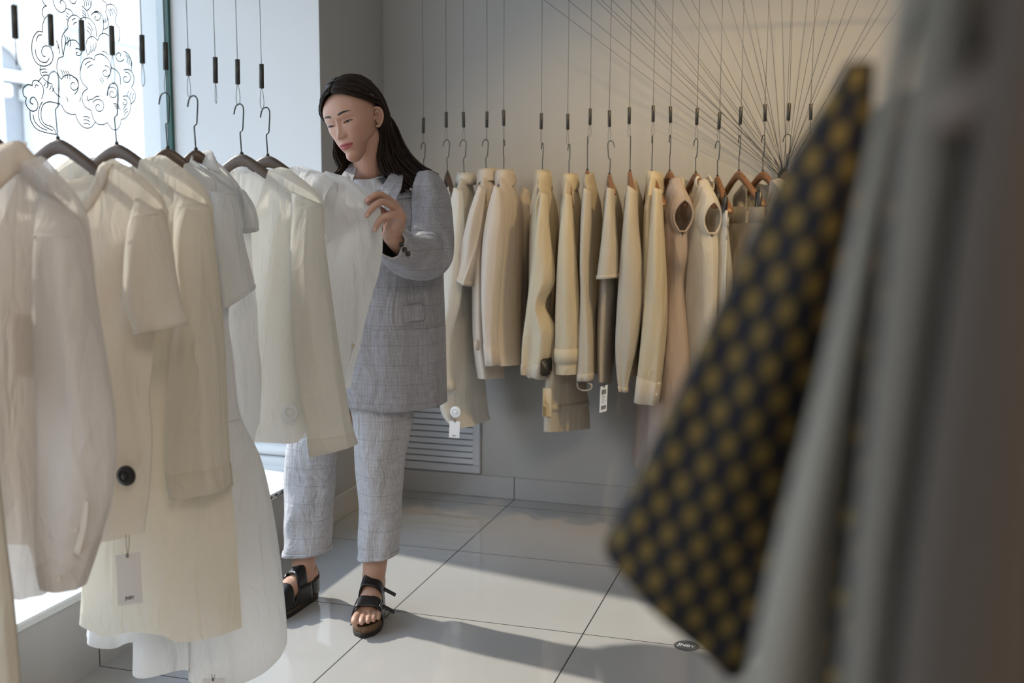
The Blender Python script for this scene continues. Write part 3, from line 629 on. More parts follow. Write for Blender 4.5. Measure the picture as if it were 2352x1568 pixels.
def swing_ticket(label, top, corners, Y, txt=None, card='ticket_card', dy=0.0, seal=True):
    """card on a cord: corners tl, tr, br, bl in the picture, at the garment's depth"""
    tl, tr, br, bl = [P(*c, Y) for c in corners]; o = P(*top, Y); t = thing('swing_ticket', label, 'price tag', o)
    ex = unit((tr - tl) + (br - bl)); ez = unit((tl - bl) + (tr - br)); ey = np.cross(ez, ex); c = (tl + tr + br + bl) / 4; w = np.linalg.norm(tr - tl) / 2; h = np.linalg.norm(tl - bl) / 2
    M = Matrix([[ex[i], ey[i], ez[i], (c - o)[i]] for i in range(3)] + [[0, 0, 0, 1]])
    MB().rbox((-w, -.0006, -h), (w, .0006, h), .0005).xf(M).build('card', card, t, smooth=False)
    hp = (c - o) + ez * (h * .86)
    b = MB(); b.tube([(-.004, 0, 0), hp * .5 + np.array([-.003, 0, 0]), hp], .0006, 6); b.tube([(.004, 0, 0), hp * .5 + np.array([.003, 0, 0]), hp], .0006, 6); b.tube([hp + np.array([.0022 * math.cos(a), -.002, .004 + .004 * math.sin(a)]) for a in np.linspace(0, 2 * PI, 12)], .0008, 6)
    b.build('cord', 'string_dark', t)
    if txt:
        text_obj('printed_name', txt, h * .19, 'ink', t, M @ Matrix.Translation((0.0, -.0009, -h * .74)) @ Matrix.Rotation(PI / 2, 4, 'X'), .0002)
    return t, M, w, h
swing_ticket('beige swing ticket printed in black on a dark cord below the T-shirt hem', (293, 1228), ((265, 1275), (322, 1268), (328, 1383), (271, 1391)), 1.784 - .035, 'JNBY')
# 3: cream shirt dress with turned-up cuff
g = Left('hanging_dress', 'cream long shirt dress with three-quarter sleeves and deep turned-up cuffs', 'dress', (268, 330), 1.961, 'brown hanger in the cream shirt dress, half behind the T-shirt', material='cloth_cream', htop=.118)
g.body((333, 358), [(333, 358), (402, 396), (452, 426), (490, 478)], [(500, 700), (520, 1000), (540, 1200), (556, 1440)], [(205, 1424), (260, 1446), (330, 1432), (400, 1436), (440, 1457), (500, 1452)], [.006, .034, .04, .05], 13, vdepth=.2, bdepth=.03, fold=.016, vpow=1.1, eL=[(170, 700), (185, 1000), (198, 1200), (200, 1420)], left_neck=(203, 358), left_shoulder=[(203, 358), (150, 390), (100, 430), (60, 480)])
g.sleeve([(415, 440), (430, 560), (435, 700), (425, 860), (415, 1045), (428, 1131)], [(490, 475), (498, 540), (513, 680), (528, 850), (540, 1030), (549, 1109)], [.02, .045, .05, .05, .05, .05], [-.02, -.032, -.036, -.04, -.04, -.04], 9, fold=.008, cuff=.84)
g.seam([(438, 480), (462, 476), (490, 480)], [-.075, -.075, -.05], .0013, 'shoulder_seam')
# 4: white dress with gathered waist
g = Left('hanging_dress', 'white short-sleeved dress with gathered waist and long flared skirt reaching near the floor', 'dress', (385, 340), 2.13, 'brown hanger in the white dress with the gathered waist', material='cloth_white', htop=.118, yaw=.5, half=.15)
g.body((425, 372), [(425, 372), (470, 398), (508, 422), (545, 446)], [(545, 560), (525, 720), (538, 830), (552, 950), (602, 1060), (637, 1230), (656, 1400), (660, 1470)], [(316, 1536), (380, 1526), (436, 1520), (442, 1548), (520, 1556), (590, 1538), (640, 1500)], [.006, .028, .026, .026, .045, .055, .06], 21, vdepth=.09, bdepth=.02, fold=.022, eL=[(225, 560), (250, 720), (262, 830), (270, 950), (280, 1060), (295, 1230), (305, 1400), (308, 1520)])
g.sleeve([(485, 440), (495, 520), (506, 610), (516, 708)], [(545, 446), (556, 520), (570, 590), (586, 661)], [.02, .042, .048, .05], [-.02, -.03, -.03, -.03], 14, fold=.006, cuff=.93, n=32)
g.seam([(300, 958), (400, 966), (480, 970), (553, 958)], [-.02, -.036, -.036, -.018], .0035, 'waist_gathers')
g.seam([(508, 448), (524, 440), (546, 447)], [-.06, -.06, -.03], .0013, 'armhole_seam')
swing_ticket('beige swing ticket at the picture edge under the long white gathered-waist dress', (490, 1548), ((465, 1558), (515, 1556), (518, 1640), (469, 1643)), 2.13 - .03)
# 5: white blouse with gathered puff sleeve
g = Left('hanging_dress', 'long white blouse dress with stand collar and gathered puff shoulder', 'dress', (450, 343), 2.194, 'brown hanger behind the white stand collar', material='cloth_white', htop=.105, yaw=.7, half=.13)
g.body((486, 372), [(486, 372), (520, 400), (548, 432), (575, 480)], [(580, 600), (590, 700), (594, 780), (601, 860), (597, 960), (584, 1012), (560, 1200), (520, 1440)], [(205, 1472), (260, 1480), (300, 1462), (400, 1475)], [.006, .026, .028, .03, .035], 25, vdepth=.05, fold=.016, eL=[(300, 600), (290, 800), (250, 1000), (220, 1200), (200, 1465)])
g.sleeve([(540, 430), (545, 460), (550, 500), (556, 535)], [(560, 440), (578, 475), (584, 505), (584, 530)], [.02, .045, .048, .03], [-.02, -.03, -.03, -.03], 31, fold=.011, cuff=.85, n=28)
collar_leaf(g, [(432, 382), (442, 352), (462, 350), (484, 345), (491, 362), (500, 392)], [(430, 396), (440, 375), (458, 372), (470, 385), (482, 392), (500, 398)], [-.03, 0, .01, 0, -.02, -.03], [-.035, -.005, .005, -.02, -.03, -.035])
b = MB().lathe([(.0001, 0), (.013, 0), (.016, .006), (.012, .016), (.0001, .018)], (0, 0, 0), 'x', 18); u, z = g.c((192, 1372)); b.xf(Matrix.Translation((u, -.03, z))); b.build('security_tag', 'security_white', g.t)
# 6: cream silk shirt
g = Left('hanging_shirt', 'ivory collarless shirt with long wide cuffed sleeve and white round security tag at its hem', 'shirt', (555, 353), 2.369, 'brown hanger arched above the ivory V-neck shirt', material='cloth_ivory', htop=.118)
g.body((625, 386), [(625, 386), (680, 418), (716, 442), (746, 471)], [(742, 640), (735, 800), (738, 900), (738, 985)], [(415, 1000), (500, 1004), (592, 1006), (660, 1012), (700, 1008), (715, 985)], [.006, .034, .04, .04], 33, vdepth=.2, bdepth=.012, fold=.012, vpow=1.05)
g.sleeve([(680, 440), (689, 600), (693, 720), (708, 850), (728, 960), (738, 1036)], [(746, 471), (757, 570), (776, 700), (800, 850), (818, 960), (831, 1015)], [.02, .045, .05, .05, .045, .042], [-.02, -.035, -.04, -.045, -.045, -.045], 17, fold=.008, cuff=.88)
u, z = g.c((692, 938)); security(g.t, (u, -.052, z), .0215, 'security_white')
g.seam([(715, 478), (728, 474), (746, 474)], [-.06, -.06, -.03], .0013, 'shoulder_seam')
# 7: the shirt she is looking at
g = Left('hanging_shirt', 'plain white short-sleeved shirt that the woman pulls out from the rack', 'shirt', (615, 357), 2.473, 'brown hanger of the white shirt in the woman\'s hand, last in the window row', material='cloth_white', htop=.118)
g.body((680, 380), [(680, 380), (740, 397), (800, 414), (845, 450), (874, 482)], [(879, 560), (872, 620), (852, 690), (836, 750), (826, 800), (812, 850), (806, 890)], [(520, 900), (600, 895), (700, 900), (770, 895)], [.006, .012, .02, .03, .03], 41, vdepth=.03, bdepth=.01, fold=.010, pull=.009, left_neck=(566, 378), left_shoulder=[(566, 378), (520, 405), (480, 440), (460, 470)], eL=[(480, 560), (490, 700), (500, 890)])
g.sleeve([(688, 382), (700, 470), (722, 520), (745, 545), (758, 562)], [(735, 396), (758, 405), (771, 412), (779, 416), (785, 422)], [.012, .03, .035, .036, .035], [-.01, -.03, -.035, -.035, -.035], 19, fold=.008, cuff=.86, mirror=False, n=32)
u, z = g.c((825, 789)); button(g.t, (u, -.035, z), .006, 'button_pearl')
# cables of the row: (x, crimp top, crimp bottom, loop, x at top)
lbl = 'slim steel cable with a crimp tube above %s'
LC = [(-40, -3, 73, 1.57, 'the sheer collared shirt'), (35, 11, 89, 1.653, None), (118, 32, 106, 1.784, 'the crew neck T-shirt'), (189, 45, 117, 1.825, None), (258, 59, 127, 1.961, 'the cream shirt dress'), (327, 80, 146, 2.022, None),
      (381, 97, 161, 2.13, 'the white dress with gathered waist'), (433, 112, 174, 2.194, 'the white stand-collar dress'), (495, 131, 191, 2.279, None), (546, 136, 194, 2.369, 'the ivory V-neck shirt'), (601, 147, 203, 2.473, 'the white shirt in the woman\'s hand'), (-190, -60, 30, 1.42, 'the nearest cream shirt of the window row')]
hooktop = {118: 163, 258: 190, 381: 212, 433: 219, 546: 238, 601: 246}
emptyl = {35: 'empty steel cable with bare loop, nearest of those without a hanger in the window row', 189: 'empty steel cable with bare loop in front of the cloud drawing', 327: 'empty steel cable with bare loop at the right edge of the bright window', 495: 'empty steel cable with bare loop against the pale reveal, between two hooks'}
for x, y0, y1, Y, w in LC:
    q0, q1 = P(x, y0, Y), P(x, y1, Y); ht = hooktop.get(x); L = (q1[2] - P(x, ht, Y)[2] + .006) if ht else .05
    cable(q1[0], Y, q0[2], q1[2], L, (lbl % w) if w else emptyl[x], None, ((q0 - q1)[0] * .0 + .001, 0), .5 * ((x * 7) % 5) - .6)
# ------------------------------------------------------------------ the row along the back wall
YR = 3.93
BC = [(972, 270, 306, 328, 'the woman\'s hair'), (1025, 257, 293, 321, 'the hanger beside the woman\'s shoulder'), (1065, 257, 293, 321, 'the ivory shirt dress'), (1118, 256, 293, 320, 'the crinkled peach shirt'), (1157, 252, 289, 320, 'the smooth peach beige shirt'), (1243, 260, 297, 328, 'the jacket with long collar points'),
      (1304, 261, 298, 330, 'the cream trench coat'), (1355, 249, 287, 312, 'the sand jacket with looped cuff tab'), (1400, 253, 291, 323, 'the stone beige T-shirt'), (1445, 246, 285, 312, 'the knit with ribbed cuff'), (1500, 242, 280, 311, 'the butter yellow shirt'), (1540, 244, 282, 310, 'the blush sleeveless dress'),
      (1600, 248, 287, 318, 'the cream sleeveless top'), (1651, 258, 297, 324, 'the pale pleated trousers'), (1700, 245, 286, 311, 'the dark khaki trousers'), (1757, 239, 279, 310, 'the taupe jacket'), (1811, 237, 277, 308, 'the sand shirt at the row end'), (1862, 238, 276, 308, None)]
class Back:
    """one garment of the back row; its hanger points into the room, so its near sleeve end faces us"""
    def __init__(s, name, label, cat, apex, hanger_label, material, yaw=-82, htop=.12, hmat='hanger_oak', hooklook=None, half=.168, drop=.11, root=True, clips=False, hookflip=1):
        s.o = P(*apex, YR); s.m = material; s.a = apex
        s.t = thing(name, label, cat, s.o) if root else None
        for c_ in BC:
            if abs(c_[0] - apex[0]) < 9: htop = P(c_[0], c_[3], YR)[2] - s.o[2] + .003
        if hanger_label: s.h = make_hanger(hanger_label, s.o, math.radians(yaw), math.radians(hooklook if hooklook is not None else yaw + 50), hmat, htop=htop, half=half, drop=drop, clips=clips, flip=hookflip)
    def c(s, p, d=0.0):
        q = P(*p, YR + d) - s.o; return (q[0], q[2])
    def body(s, L, R, th, seed, dn=-.17, df=.15, fold=.006, top=.05, grow=.11, material=None, n=44, seg=36, cap=True, hyend=1.0, name='body', twist=0):
        Lr = crom([s.c(p, dn) for p in L], n); Rr = crom([s.c(p, df) for p in R], n); tt = crom(th, n)[:, 0]; RR = []
        a = np.linspace(0, 2 * PI, seg, endpoint=False); nz = Noise1(seed, 3, 9)
        for i in range(n):
            t = i / (n - 1); zl, zr = Lr[i, 1], Rr[i, 1]; z0 = (Lr[0, 1] + Rr[0, 1]) / 2
            g = min(1, max(0, z0 - (zl + zr) / 2) / grow); g = g ** .75; hn = top + (abs(dn) + .02 - top) * g; hf = top + (abs(df) + .02 - top) * g
            if hyend != 1: hn *= 1 + (hyend - 1) * t; hf *= 1 + (hyend - 1) * t
            q = sround(np.sin(a), .75); p = sround(np.cos(a), .85); y = np.where(q < 0, q * hn, q * hf); f = (q + 1) / 2
            th_ = tt[i]; xn, xf = Lr[i, 0] + .6 * th_, Rr[i, 0] - .6 * th_
            if t < .12 and top < .1: m = (xn + xf) / 2; k = g; xn = m + (xn - m) * k; xf = m + (xf - m) * k
            x = xn * (1 - f) + xf * f + p * th_ * (.35 + .65 * np.sqrt(np.maximum(0, 1 - q ** 2) + .15))
            x = x + fold * min(1, t * 4) * nz(q * .8 + (p > 0) * 2.1, t) * np.abs(p) ** .3
            z = zl * (1 - f) + zr * f
            RR.append(np.stack([x, y, z], 1))
        s.R0 = np.array(RR)
        s.b = MB().rings(RR, cap, False).build(name, material or s.m, s.t); return s.b
    def sleeve(s, L, R, seed, b=(.02, .05, .05, .045), d=-.185, fold=.006, cuff=None, material=None, far=True, n=40, cuffmat=None, power=.85, mouth=None):
        rows = [(*s.c(l, d), *s.c(r, d)) for l, r in zip(L, R)]
        B, Rr = sleeve_tube(rows, list(b), [d] * 2, seed, fold, n=n, cap=True, power=power)
        o = B.build('sleeve', material or s.m, s.t); s.R = Rr
        if cuff: i = int(round((n - 1) * cuff)); ring_band(Rr[i], Rr[-1], .0018).build('cuff', cuffmat or material or s.m, o)
        if far:
            R2 = Rr * [1, -1, 1]; o2 = MB().rings(R2, True, False).build('sleeve', material or s.m, s.t)
            if cuff: ring_band(R2[i], R2[-1], .0018).build('cuff', cuffmat or material or s.m, o2)
        return o
    def collar(s, xl, xr, yt, yb, leaf=True, dy=.055, material=None, d=-.02, tilt=0.0, parent=None):
        (x0, zt), (x1, _), (_, zb) = s.c((xl, yt), d), s.c((xr, yt), d), s.c((xl, yb), d); cx = (x0 + x1) / 2; hx = (x1 - x0) / 2
        a = np.linspace(math.radians(205), math.radians(205 + 310), 30); R = []
        prof = [(.86, .0), (.9, .55), (.88, .95), (.98, 1.0), (1.06, .6), (1.14, .02), (1.2, -.12)] if leaf else [(1.0, 0), (.98, .5), (.93, 1.0), (.9, .95), (.93, .5), (.95, 0)]
        for k, h in prof: R.append(np.stack([cx + hx * k * np.cos(a), dy * k * np.sin(a), zb + (zt - zb) * h + tilt * np.cos(a) + (.012 * (h < .3) * np.cos(a - math.radians(210)) ** 9 * (-2.2) if leaf else 0)], 1))
        return MB().rings(R, False, False, closed=False).build('collar', material or s.m, s.t, solid=.0022)
BL = 'oak hanger %s'
TH = (.012, .04, .045, .045)
# hidden end of the row
g = Back('hanging_blouse', 'white top behind the woman\'s elbow with a black round tag on its side', 'top', (1028, 395), 'dark brown hanger just beside the woman\'s shoulder', 'cloth_white', yaw=-62, hmat='hanger_brown', hooklook=40)
g.body([(1030, 420), (998, 470), (988, 560), (985, 700), (984, 828)], [(1052, 420), (1068, 470), (1072, 560), (1075, 700), (1076, 828)], (.012, .03, .03, .03), 51, grow=.13)
q = g.c((993, 721), -.19); security(g.t, (q[0] + .004, -.186, q[1]), .0225, 'security_black')
mh = make_hanger('dark brown hanger hidden behind the woman\'s hair, end of the back row', P(974, 396, YR), math.radians(-70), math.radians(-30), 'hanger_brown')
# ivory shirt dress
g = Back('hanging_dress', 'ivory white long shirt dress with two dark cuff buttons beside the vent', 'dress', (1066, 397), BL % 'mostly inside the ivory shirt dress beside the vent', 'cloth_ivory', yaw=-85, hooklook=0, hmat='hanger_brown')
g.body([(1046, 405), (1034, 470), (1022, 560), (1010, 700), (1004, 880), (1003, 930), (1014, 960), (1034, 980)], [(1088, 408), (1098, 470), (1106, 600), (1112, 740), (1118, 860), (1125, 930), (1127, 950), (1127, 957)], (.012, .04, .045, .05, .05), 52, fold=.009)
o = g.sleeve([(1043, 430), (1028, 500), (1014, 590), (1004, 690), (999, 780), (997, 865), (1004, 884)], [(1062, 440), (1066, 520), (1064, 610), (1056, 700), (1037, 775), (1036, 850), (1044, 895)], 23, fold=.007, cuff=.9)
g.collar(1046, 1089, 397, 424, leaf=False)
for p in ((1010, 849), (1007, 868)):
    q = g.c(p, -.23); button(o, (q[0], -.232, q[1]), .0042, 'button_dark')
q = g.c((1047, 946), -.19); security(g.t, (q[0], -.188, q[1]), .0225, 'security_white')
swing_ticket('small white swing ticket under the round white tag of the ivory dress', (1044, 962), ((1033, 966), (1057, 968), (1055, 1006), (1031, 1004)), YR - .2, 'JNBY', 'ticket_white')
# crinkled peach shirt
g = Back('hanging_shirt', 'pale peach crinkled shirt with ruffled short sleeve end', 'shirt', (1117, 394), BL % 'inside the crinkled peach shirt', 'cloth_peach', yaw=-80, hmat='hanger_brown', hooklook=50)
g.body([(1100, 402), (1092, 450), (1086, 560), (1087, 660), (1090, 780), (1102, 868)], [(1138, 402), (1150, 450), (1154, 560), (1154, 660), (1152, 780), (1154, 866)], (.012, .04, .04, .04), 53, fold=.011)
g.sleeve([(1100, 425), (1082, 480), (1068, 540), (1056, 590), (1044, 636)], [(1116, 435), (1112, 490), (1104, 560), (1094, 610), (1078, 657)], 24, b=(.02, .045, .05, .05), fold=.014, cuff=.93)
g.collar(1096, 1137, 388, 414, tilt=.004)
q = g.c((1098, 792), -.19); b = MB().lathe([(.0001, 0), (.02, 0), (.02, .006), (.012, .01), (.0001, .01)], (0, 0, 0), 'x', 22); b.xf(Matrix.Translation((q[0] - .008, -.19, q[1]))).build('security_tag', 'cloth_peach', g.t)
# peach long shirt
g = Back('hanging_shirt', 'smooth peach beige long-sleeved shirt with rolled collar and plain cuff', 'shirt', (1157, 392), BL % 'inside the smooth peach beige shirt', 'cloth_peach', yaw=-84, hmat='hanger_brown', hooklook=-84)
g.body([(1138, 402), (1126, 460), (1120, 600), (1122, 740), (1140, 838)], [(1176, 402), (1192, 440), (1203, 490), (1204, 600), (1199, 740), (1191, 832)], (.012, .045, .045, .045), 54, fold=.009)
g.sleeve([(1136, 425), (1122, 480), (1111, 560), (1108, 660), (1111, 750), (1118, 838)], [(1152, 435), (1158, 500), (1154, 580), (1146, 680), (1143, 770), (1147, 836)], 25, fold=.007, cuff=.86)
g.collar(1137, 1176, 390, 424)
# cream jacket shirt
g = Back('hanging_jacket', 'cream cotton jacket with long collar points and billowing sleeve, first right of the gap', 'jacket', (1246, 394), BL % 'inside the cream jacket with long collar points', 'cloth_butter', yaw=-82, hmat='hanger_oak', hooklook=-60)
g.body([(1230, 404), (1222, 470), (1216, 580), (1212, 720), (1206, 866)], [(1262, 404), (1276, 470), (1282, 580), (1284, 720), (1282, 850)], (.012, .04, .045, .045), 55, fold=.007)
g.sleeve([(1243, 440), (1232, 520), (1224, 600), (1213, 700), (1201, 784), (1198, 856)], [(1258, 450), (1262, 530), (1274, 640), (1252, 700), (1274, 760), (1255, 870)], 26, fold=.010, cuff=.92, cuffmat='cloth_beige')
g.collar(1228, 1261, 391, 440)
q = [g.c(p, -.12) for p in ((1230, 418), (1222, 440), (1215, 470), (1213, 498), (1224, 472), (1236, 442))]
MB().add([(u, -.10, z) for u, z in q] + [(u + .008, -.04, z) for u, z in q], [(0, 1, 2, 3, 4, 5), (11, 10, 9, 8, 7, 6)] + [(i, i + 6, (i + 1) % 6 + 6, (i + 1) % 6) for i in range(6)]).build('collar_point', 'cloth_beige', g.t, smooth=False)
q = g.c((1265, 836), -.15); MB().rbox((q[0] - .014, -.25, q[1] - .031), (q[0] + .016, -.16, q[1] + .031), .006).build('security_tag', 'security_black', g.t)
# cream trench coat with belt and skirt part
g = Back('hanging_coat', 'cream trench coat with belt loop and long skirt hanging lower than its neighbours', 'coat', (1307, 401), BL % 'inside the cream trench coat', 'cloth_butter', yaw=-78, hooklook=-60)
g.body([(1291, 408), (1284, 470), (1278, 600), (1268, 760), (1246, 880), (1243, 940), (1241, 988)], [(1322, 408), (1336, 470), (1342, 600), (1346, 760), (1350, 880), (1356, 930), (1360, 984)], (.012, .04, .045, .05, .05), 56, fold=.006, material='cloth_beige')
o = g.sleeve([(1298, 440), (1288, 520), (1281, 620), (1277, 720), (1276, 800), (1277, 856)], [(1312, 450), (1320, 540), (1327, 640), (1332, 740), (1333, 800), (1329, 857)], 27, b=(.02, .05, .05, .05), fold=.004)
ring_band(g.R[31], g.R[35], .0035).build('cuff_strap', 'cloth_butter', o)
g.collar(1291, 1323, 399, 434)
b = g.R0; k = 34; ring_band(b[k], b[k + 2], .004).build('belt', 'cloth_beige', g.t)
q0, q1 = g.c((1247, 890), -.205), g.c((1268, 958), -.205); MB().rbox((q0[0], -.213, q1[1]), (q1[0], -.206, q0[1]), .003).build('belt_end', 'cloth_butter', g.t)
# beige jacket with tab cuff
g = Back('hanging_jacket', 'sand beige jacket with a narrow sleeve and looped cuff tab', 'jacket', (1349, 390), BL % 'whose tip shows above the sand beige jacket', 'cloth_beige', yaw=-80, hooklook=-80)
g.body([(1338, 398), (1334, 470), (1330, 600), (1332, 740), (1334, 850)], [(1364, 398), (1376, 470), (1382, 600), (1378, 740), (1372, 860)], (.014, .035, .04, .04), 57, material='cloth_sand')
o = g.sleeve([(1341, 430), (1336, 500), (1334, 600), (1335, 680), (1331, 780), (1327, 872)], [(1357, 440), (1357, 520), (1354, 610), (1356, 690), (1361, 780), (1362, 872)], 28, b=(.02, .045, .045, .045), fold=.004, cuff=.96)
q = [g.c(p, -.2) for p in ((1326, 876), (1328, 890), (1340, 896), (1356, 894), (1359, 884), (1350, 878))]; MB().tube([(u, -.2, z) for u, z in crom(q, 20)], .007, 8, squash=.4, up=(0, 0, 1)).build('cuff_tab', 'cloth_beige', o)
# grey beige tee
g = Back('hanging_tshirt', 'stone beige T-shirt with short sleeve, its hanger seen end-on', 't-shirt', (1400, 399), BL % 'seen end-on above the stone beige T-shirt', 'cloth_beige', yaw=-77, hooklook=-10, drop=.06, hookflip=-1)
g.body([(1394, 425), (1386, 480), (1379, 600), (1376, 660), (1372, 780), (1374, 876)], [(1410, 425), (1424, 480), (1432, 600), (1424, 700), (1410, 800), (1397, 882)], (.014, .03, .035, .03, .02), 58, material='cloth_stone', grow=.06)
g.sleeve([(1395, 430), (1389, 500), (1381, 570), (1372, 640)], [(1410, 436), (1413, 500), (1419, 570), (1420, 637)], 29, b=(.03, .05, .055, .055), fold=.004, cuff=.92, n=32)
t, M, w_, h_ = swing_ticket('narrow white barcode ticket under the stone beige T-shirt', (1386, 880), ((1379, 888), (1396, 884), (1393, 943), (1377, 948)), YR - .19, None, 'ticket_white')
rng = random.Random(8); b = MB()
for (za, zb_) in ((.35, .72), (-.8, -.5)):
    x = -w_ * .6
    while x < w_ * .6:
        wd = rng.choice((.0006, .001, .0014)); b.box((x, -.0013, h_ * za), (x + wd, -.0008, h_ * zb_)); x += wd + rng.choice((.0006, .0011))
b.xf(M).build('barcode', 'ink', t, smooth=False)
b = MB()
for k in range(5): b.box((-w_ * .5, -.0012, h_ * (.2 - k * .12)), (w_ * (.5 - .12 * (k % 3)), -.0008, h_ * (.2 - k * .12) + .0012))
b.xf(M).build('printed_lines', 'ink', t, smooth=False)
# knit with ribbed cuff
g = Back('hanging_sweater', 'cream beige knit top with gathered ribbed cuff', 'sweater', (1447, 392), BL % 'glowing orange brown above the cream beige knit', 'cloth_beige', yaw=-79, hooklook=-79, drop=.07)
g.body([(1440, 414), (1434, 470), (1428, 600), (1424, 740), (1424, 862)], [(1462, 414), (1472, 470), (1481, 600), (1478, 740), (1460, 864)], (.014, .035, .04, .035), 59, material='cloth_sand', grow=.06)
o = g.sleeve([(1441, 425), (1434, 500), (1427, 580), (1420, 680), (1414, 790), (1417, 862), (1422, 898)], [(1462, 440), (1466, 520), (1474, 600), (1474, 700), (1464, 790), (1446, 866), (1442, 900)], 32, b=(.03, .05, .055, .05, .04, .022, .02), fold=.005, cuff=.93)
# butter shirt
g = Back('hanging_shirt', 'butter yellow long shirt with open collar and broad buttoned cuff', 'shirt', (1497, 393), BL % 'showing through the open collar of the butter yellow shirt', 'cloth_butter', yaw=-70, hooklook=-75)
g.body([(1484, 402), (1478, 470), (1474, 580), (1471, 680), (1470, 760), (1476, 880)], [(1518, 402), (1530, 470), (1538, 580), (1540, 700), (1536, 800), (1524, 880)], (.014, .035, .04, .04), 60, fold=.008)
o = g.sleeve([(1500, 430), (1493, 520), (1486, 620), (1478, 720), (1468, 820), (1457, 921)], [(1520, 436), (1525, 540), (1529, 640), (1530, 740), (1522, 840), (1511, 928)], 34, b=(.025, .05, .055, .055, .05), fold=.007, cuff=.88, cuffmat='cloth_cream')
g.collar(1484, 1521, 394, 440, tilt=-.005)
for p in ((1513, 880), (1508, 905)): q = g.c(p, -.235); button(o, (q[0], -.234, q[1]), .0045)
# blush dress without sleeves
class BackP(Back):
    """garment described in its own hanger plane, turned about its hook"""
    def panels(s, yaw, sh, L, chest, hem, T, seed, nk=.075, vdepth=.10, bdepth=.02, arm=None, shz=.105, fold=.008, material=None, edge=None):
        s.t.rotation_euler = (0, 0, math.radians(yaw))
        nz = -.028; pts = [(nk, nz)] + [(nk + (sh - nk) * k, nz - (shz - .028) * k) for k in (.35, .7, 1)]; mid = np.linspace(-nk, nk, 11)
        def top(d):
            p = [(-u, z) for u, z in pts[::-1]] + [(u, nz - d * (1 - abs(u / nk) ** 2.2)) for u in mid] + pts
            t = np.array(p); dd = np.r_[0, np.cumsum(np.linalg.norm(np.diff(t, axis=0), axis=1))]; x = np.linspace(0, dd[-1], 41); return np.stack([np.interp(x, dd, t[:, 0]), np.interp(x, dd, t[:, 1])], 1)
        ed = edge or [(sh, -shz), (sh * .93, -shz - .1), (chest, -.30), ((chest + hem) / 2 * .97, -L * .6), (hem, -L)]
        b, s.G = body_panels(top(vdepth), top(bdepth), [(-hem, -L), (-hem * .4, -L - .012), (hem * .4, -L - .012), (hem, -L)], [(-u, z) for u, z in ed], ed, T, seed, fold, arm=arm, shoulder_k=10, ygap=.018)
        s.b = b.build('body', material or s.m, s.t); return s.b
def armhole(g, v0, gap, sh=1, r=.004):
    """bound edge of an armhole"""
    F, B = g.G; n = int(v0 * 43); j = -1 if sh > 0 else 0
    pts = list(F[:n, j]) + list(B[:n, j][::-1]); MB().tube(pts + [pts[0]], r, 6, cap=False).build('armhole_binding', g.m, g.t)
g = BackP('hanging_dress', 'blush beige sleeveless dress with tied waist and large open armhole', 'dress', (1538, 392), BL % 'standing clear above the blush sleeveless dress', 'cloth_blush', yaw=-64, hooklook=-70)
g.panels(-64, .185, 1.12, .17, .26, [.012, .045, .05, .04, .07, .09], 61, arm=(.26, .035), edge=[(.185, -.105), (.165, -.2), (.17, -.31), (.14, -.43), (.19, -.7), (.26, -1.12)], vdepth=.13, fold=.012)
armhole(g, .26, .035)
g = BackP('hanging_vest', 'cream sleeveless top with ribbed collar and bound armhole', 'top', (1598, 396), BL % 'arched inside the ribbed neck of the cream sleeveless top', 'cloth_cream', yaw=-62, hooklook=-50)
g.panels(-62, .185, .80, .19, .22, [.012, .05, .055, .05, .06], 62, arm=(.32, .032), vdepth=.09, fold=.007, material='cloth_cream')
armhole(g, .32, .032)
for k, (G, sg) in enumerate(zip(g.G, (-1, 1))):
    row = G[0][9:32]; d = np.array([0, sg * .002, -1]); V = np.concatenate([row + np.array([0, sg * o_, h]) for o_, h in ((0, .016), (.006, .017), (.012, .008), (.012, -.01), (.006, -.02), (.002, -.022))]); MB().add(V, grid_faces(6, 23)).build('rib_collar', 'cloth_cream', g.t, solid=.002)
def trousers(g, yaw, wz, half, L, T, seed, material):
    g.t.rotation_euler = (0, 0, math.radians(yaw)); n = 36; a = np.linspace(0, 2 * PI, 36, endpoint=False); RR = []
    for i in range(n):
        t = i / (n - 1); hw = half * (1 + .10 * math.sin(min(1, t * 3) * PI / 2) - .12 * t); th = T * (.5 + .8 * min(1, t * 4)); q, p = sround(np.cos(a), .8), sround(np.sin(a), .8)
        y = p * th * (1 - .3 * q ** 2) + .012 * min(1, t * 5) * np.sin(q * 7 + seed + (p > 0) * 2) + .006 * np.sin(q * 15 + seed * 2) * min(1, t * 3)
        RR.append(np.stack([q * hw, y, np.full(36, wz - L * t)], 1))
    MB().rings(RR, False, False).build('legs', material, g.t); RR = np.array(RR)
    ring_band(RR[0] + [0, 0, .002], RR[2], .003).build('waistband', material, g.t)
    for k in (3, 10, 20, 30): c = RR[1][k]; MB().rbox(c - [.005, .006, .03], c + [.005, .006, .016], .002).build('belt_loop', material, g.t)
g = BackP('hanging_trousers', 'pale pleated trousers clipped by the waistband beside the sleeveless top', 'trousers', (1648, 404), BL % 'steeply tilted, carrying the pale pleated trousers on clips', 'cloth_cream', yaw=-72, hooklook=-45, clips=True, drop=.115)
trousers(g, -72, -.125, .17, .95, .03, 2, 'cloth_ivory')
g = BackP('hanging_trousers', 'dark khaki trousers clipped under the widest open hanger', 'trousers', (1697, 392), BL % 'with both arms bare, widest arch at the row\'s far end', 'cloth_taupe', yaw=-56, hooklook=-70, clips=True)
trousers(g, -56, -.13, .18, .95, .04, 5, 'cloth_taupe')
g = BackP('hanging_jacket', 'taupe jacket on the last visible hanger beside the dark patterned sleeve', 'jacket', (1752, 393), BL % 'half hidden by the dark patterned sleeve', 'cloth_taupe', yaw=-52, hooklook=-60)
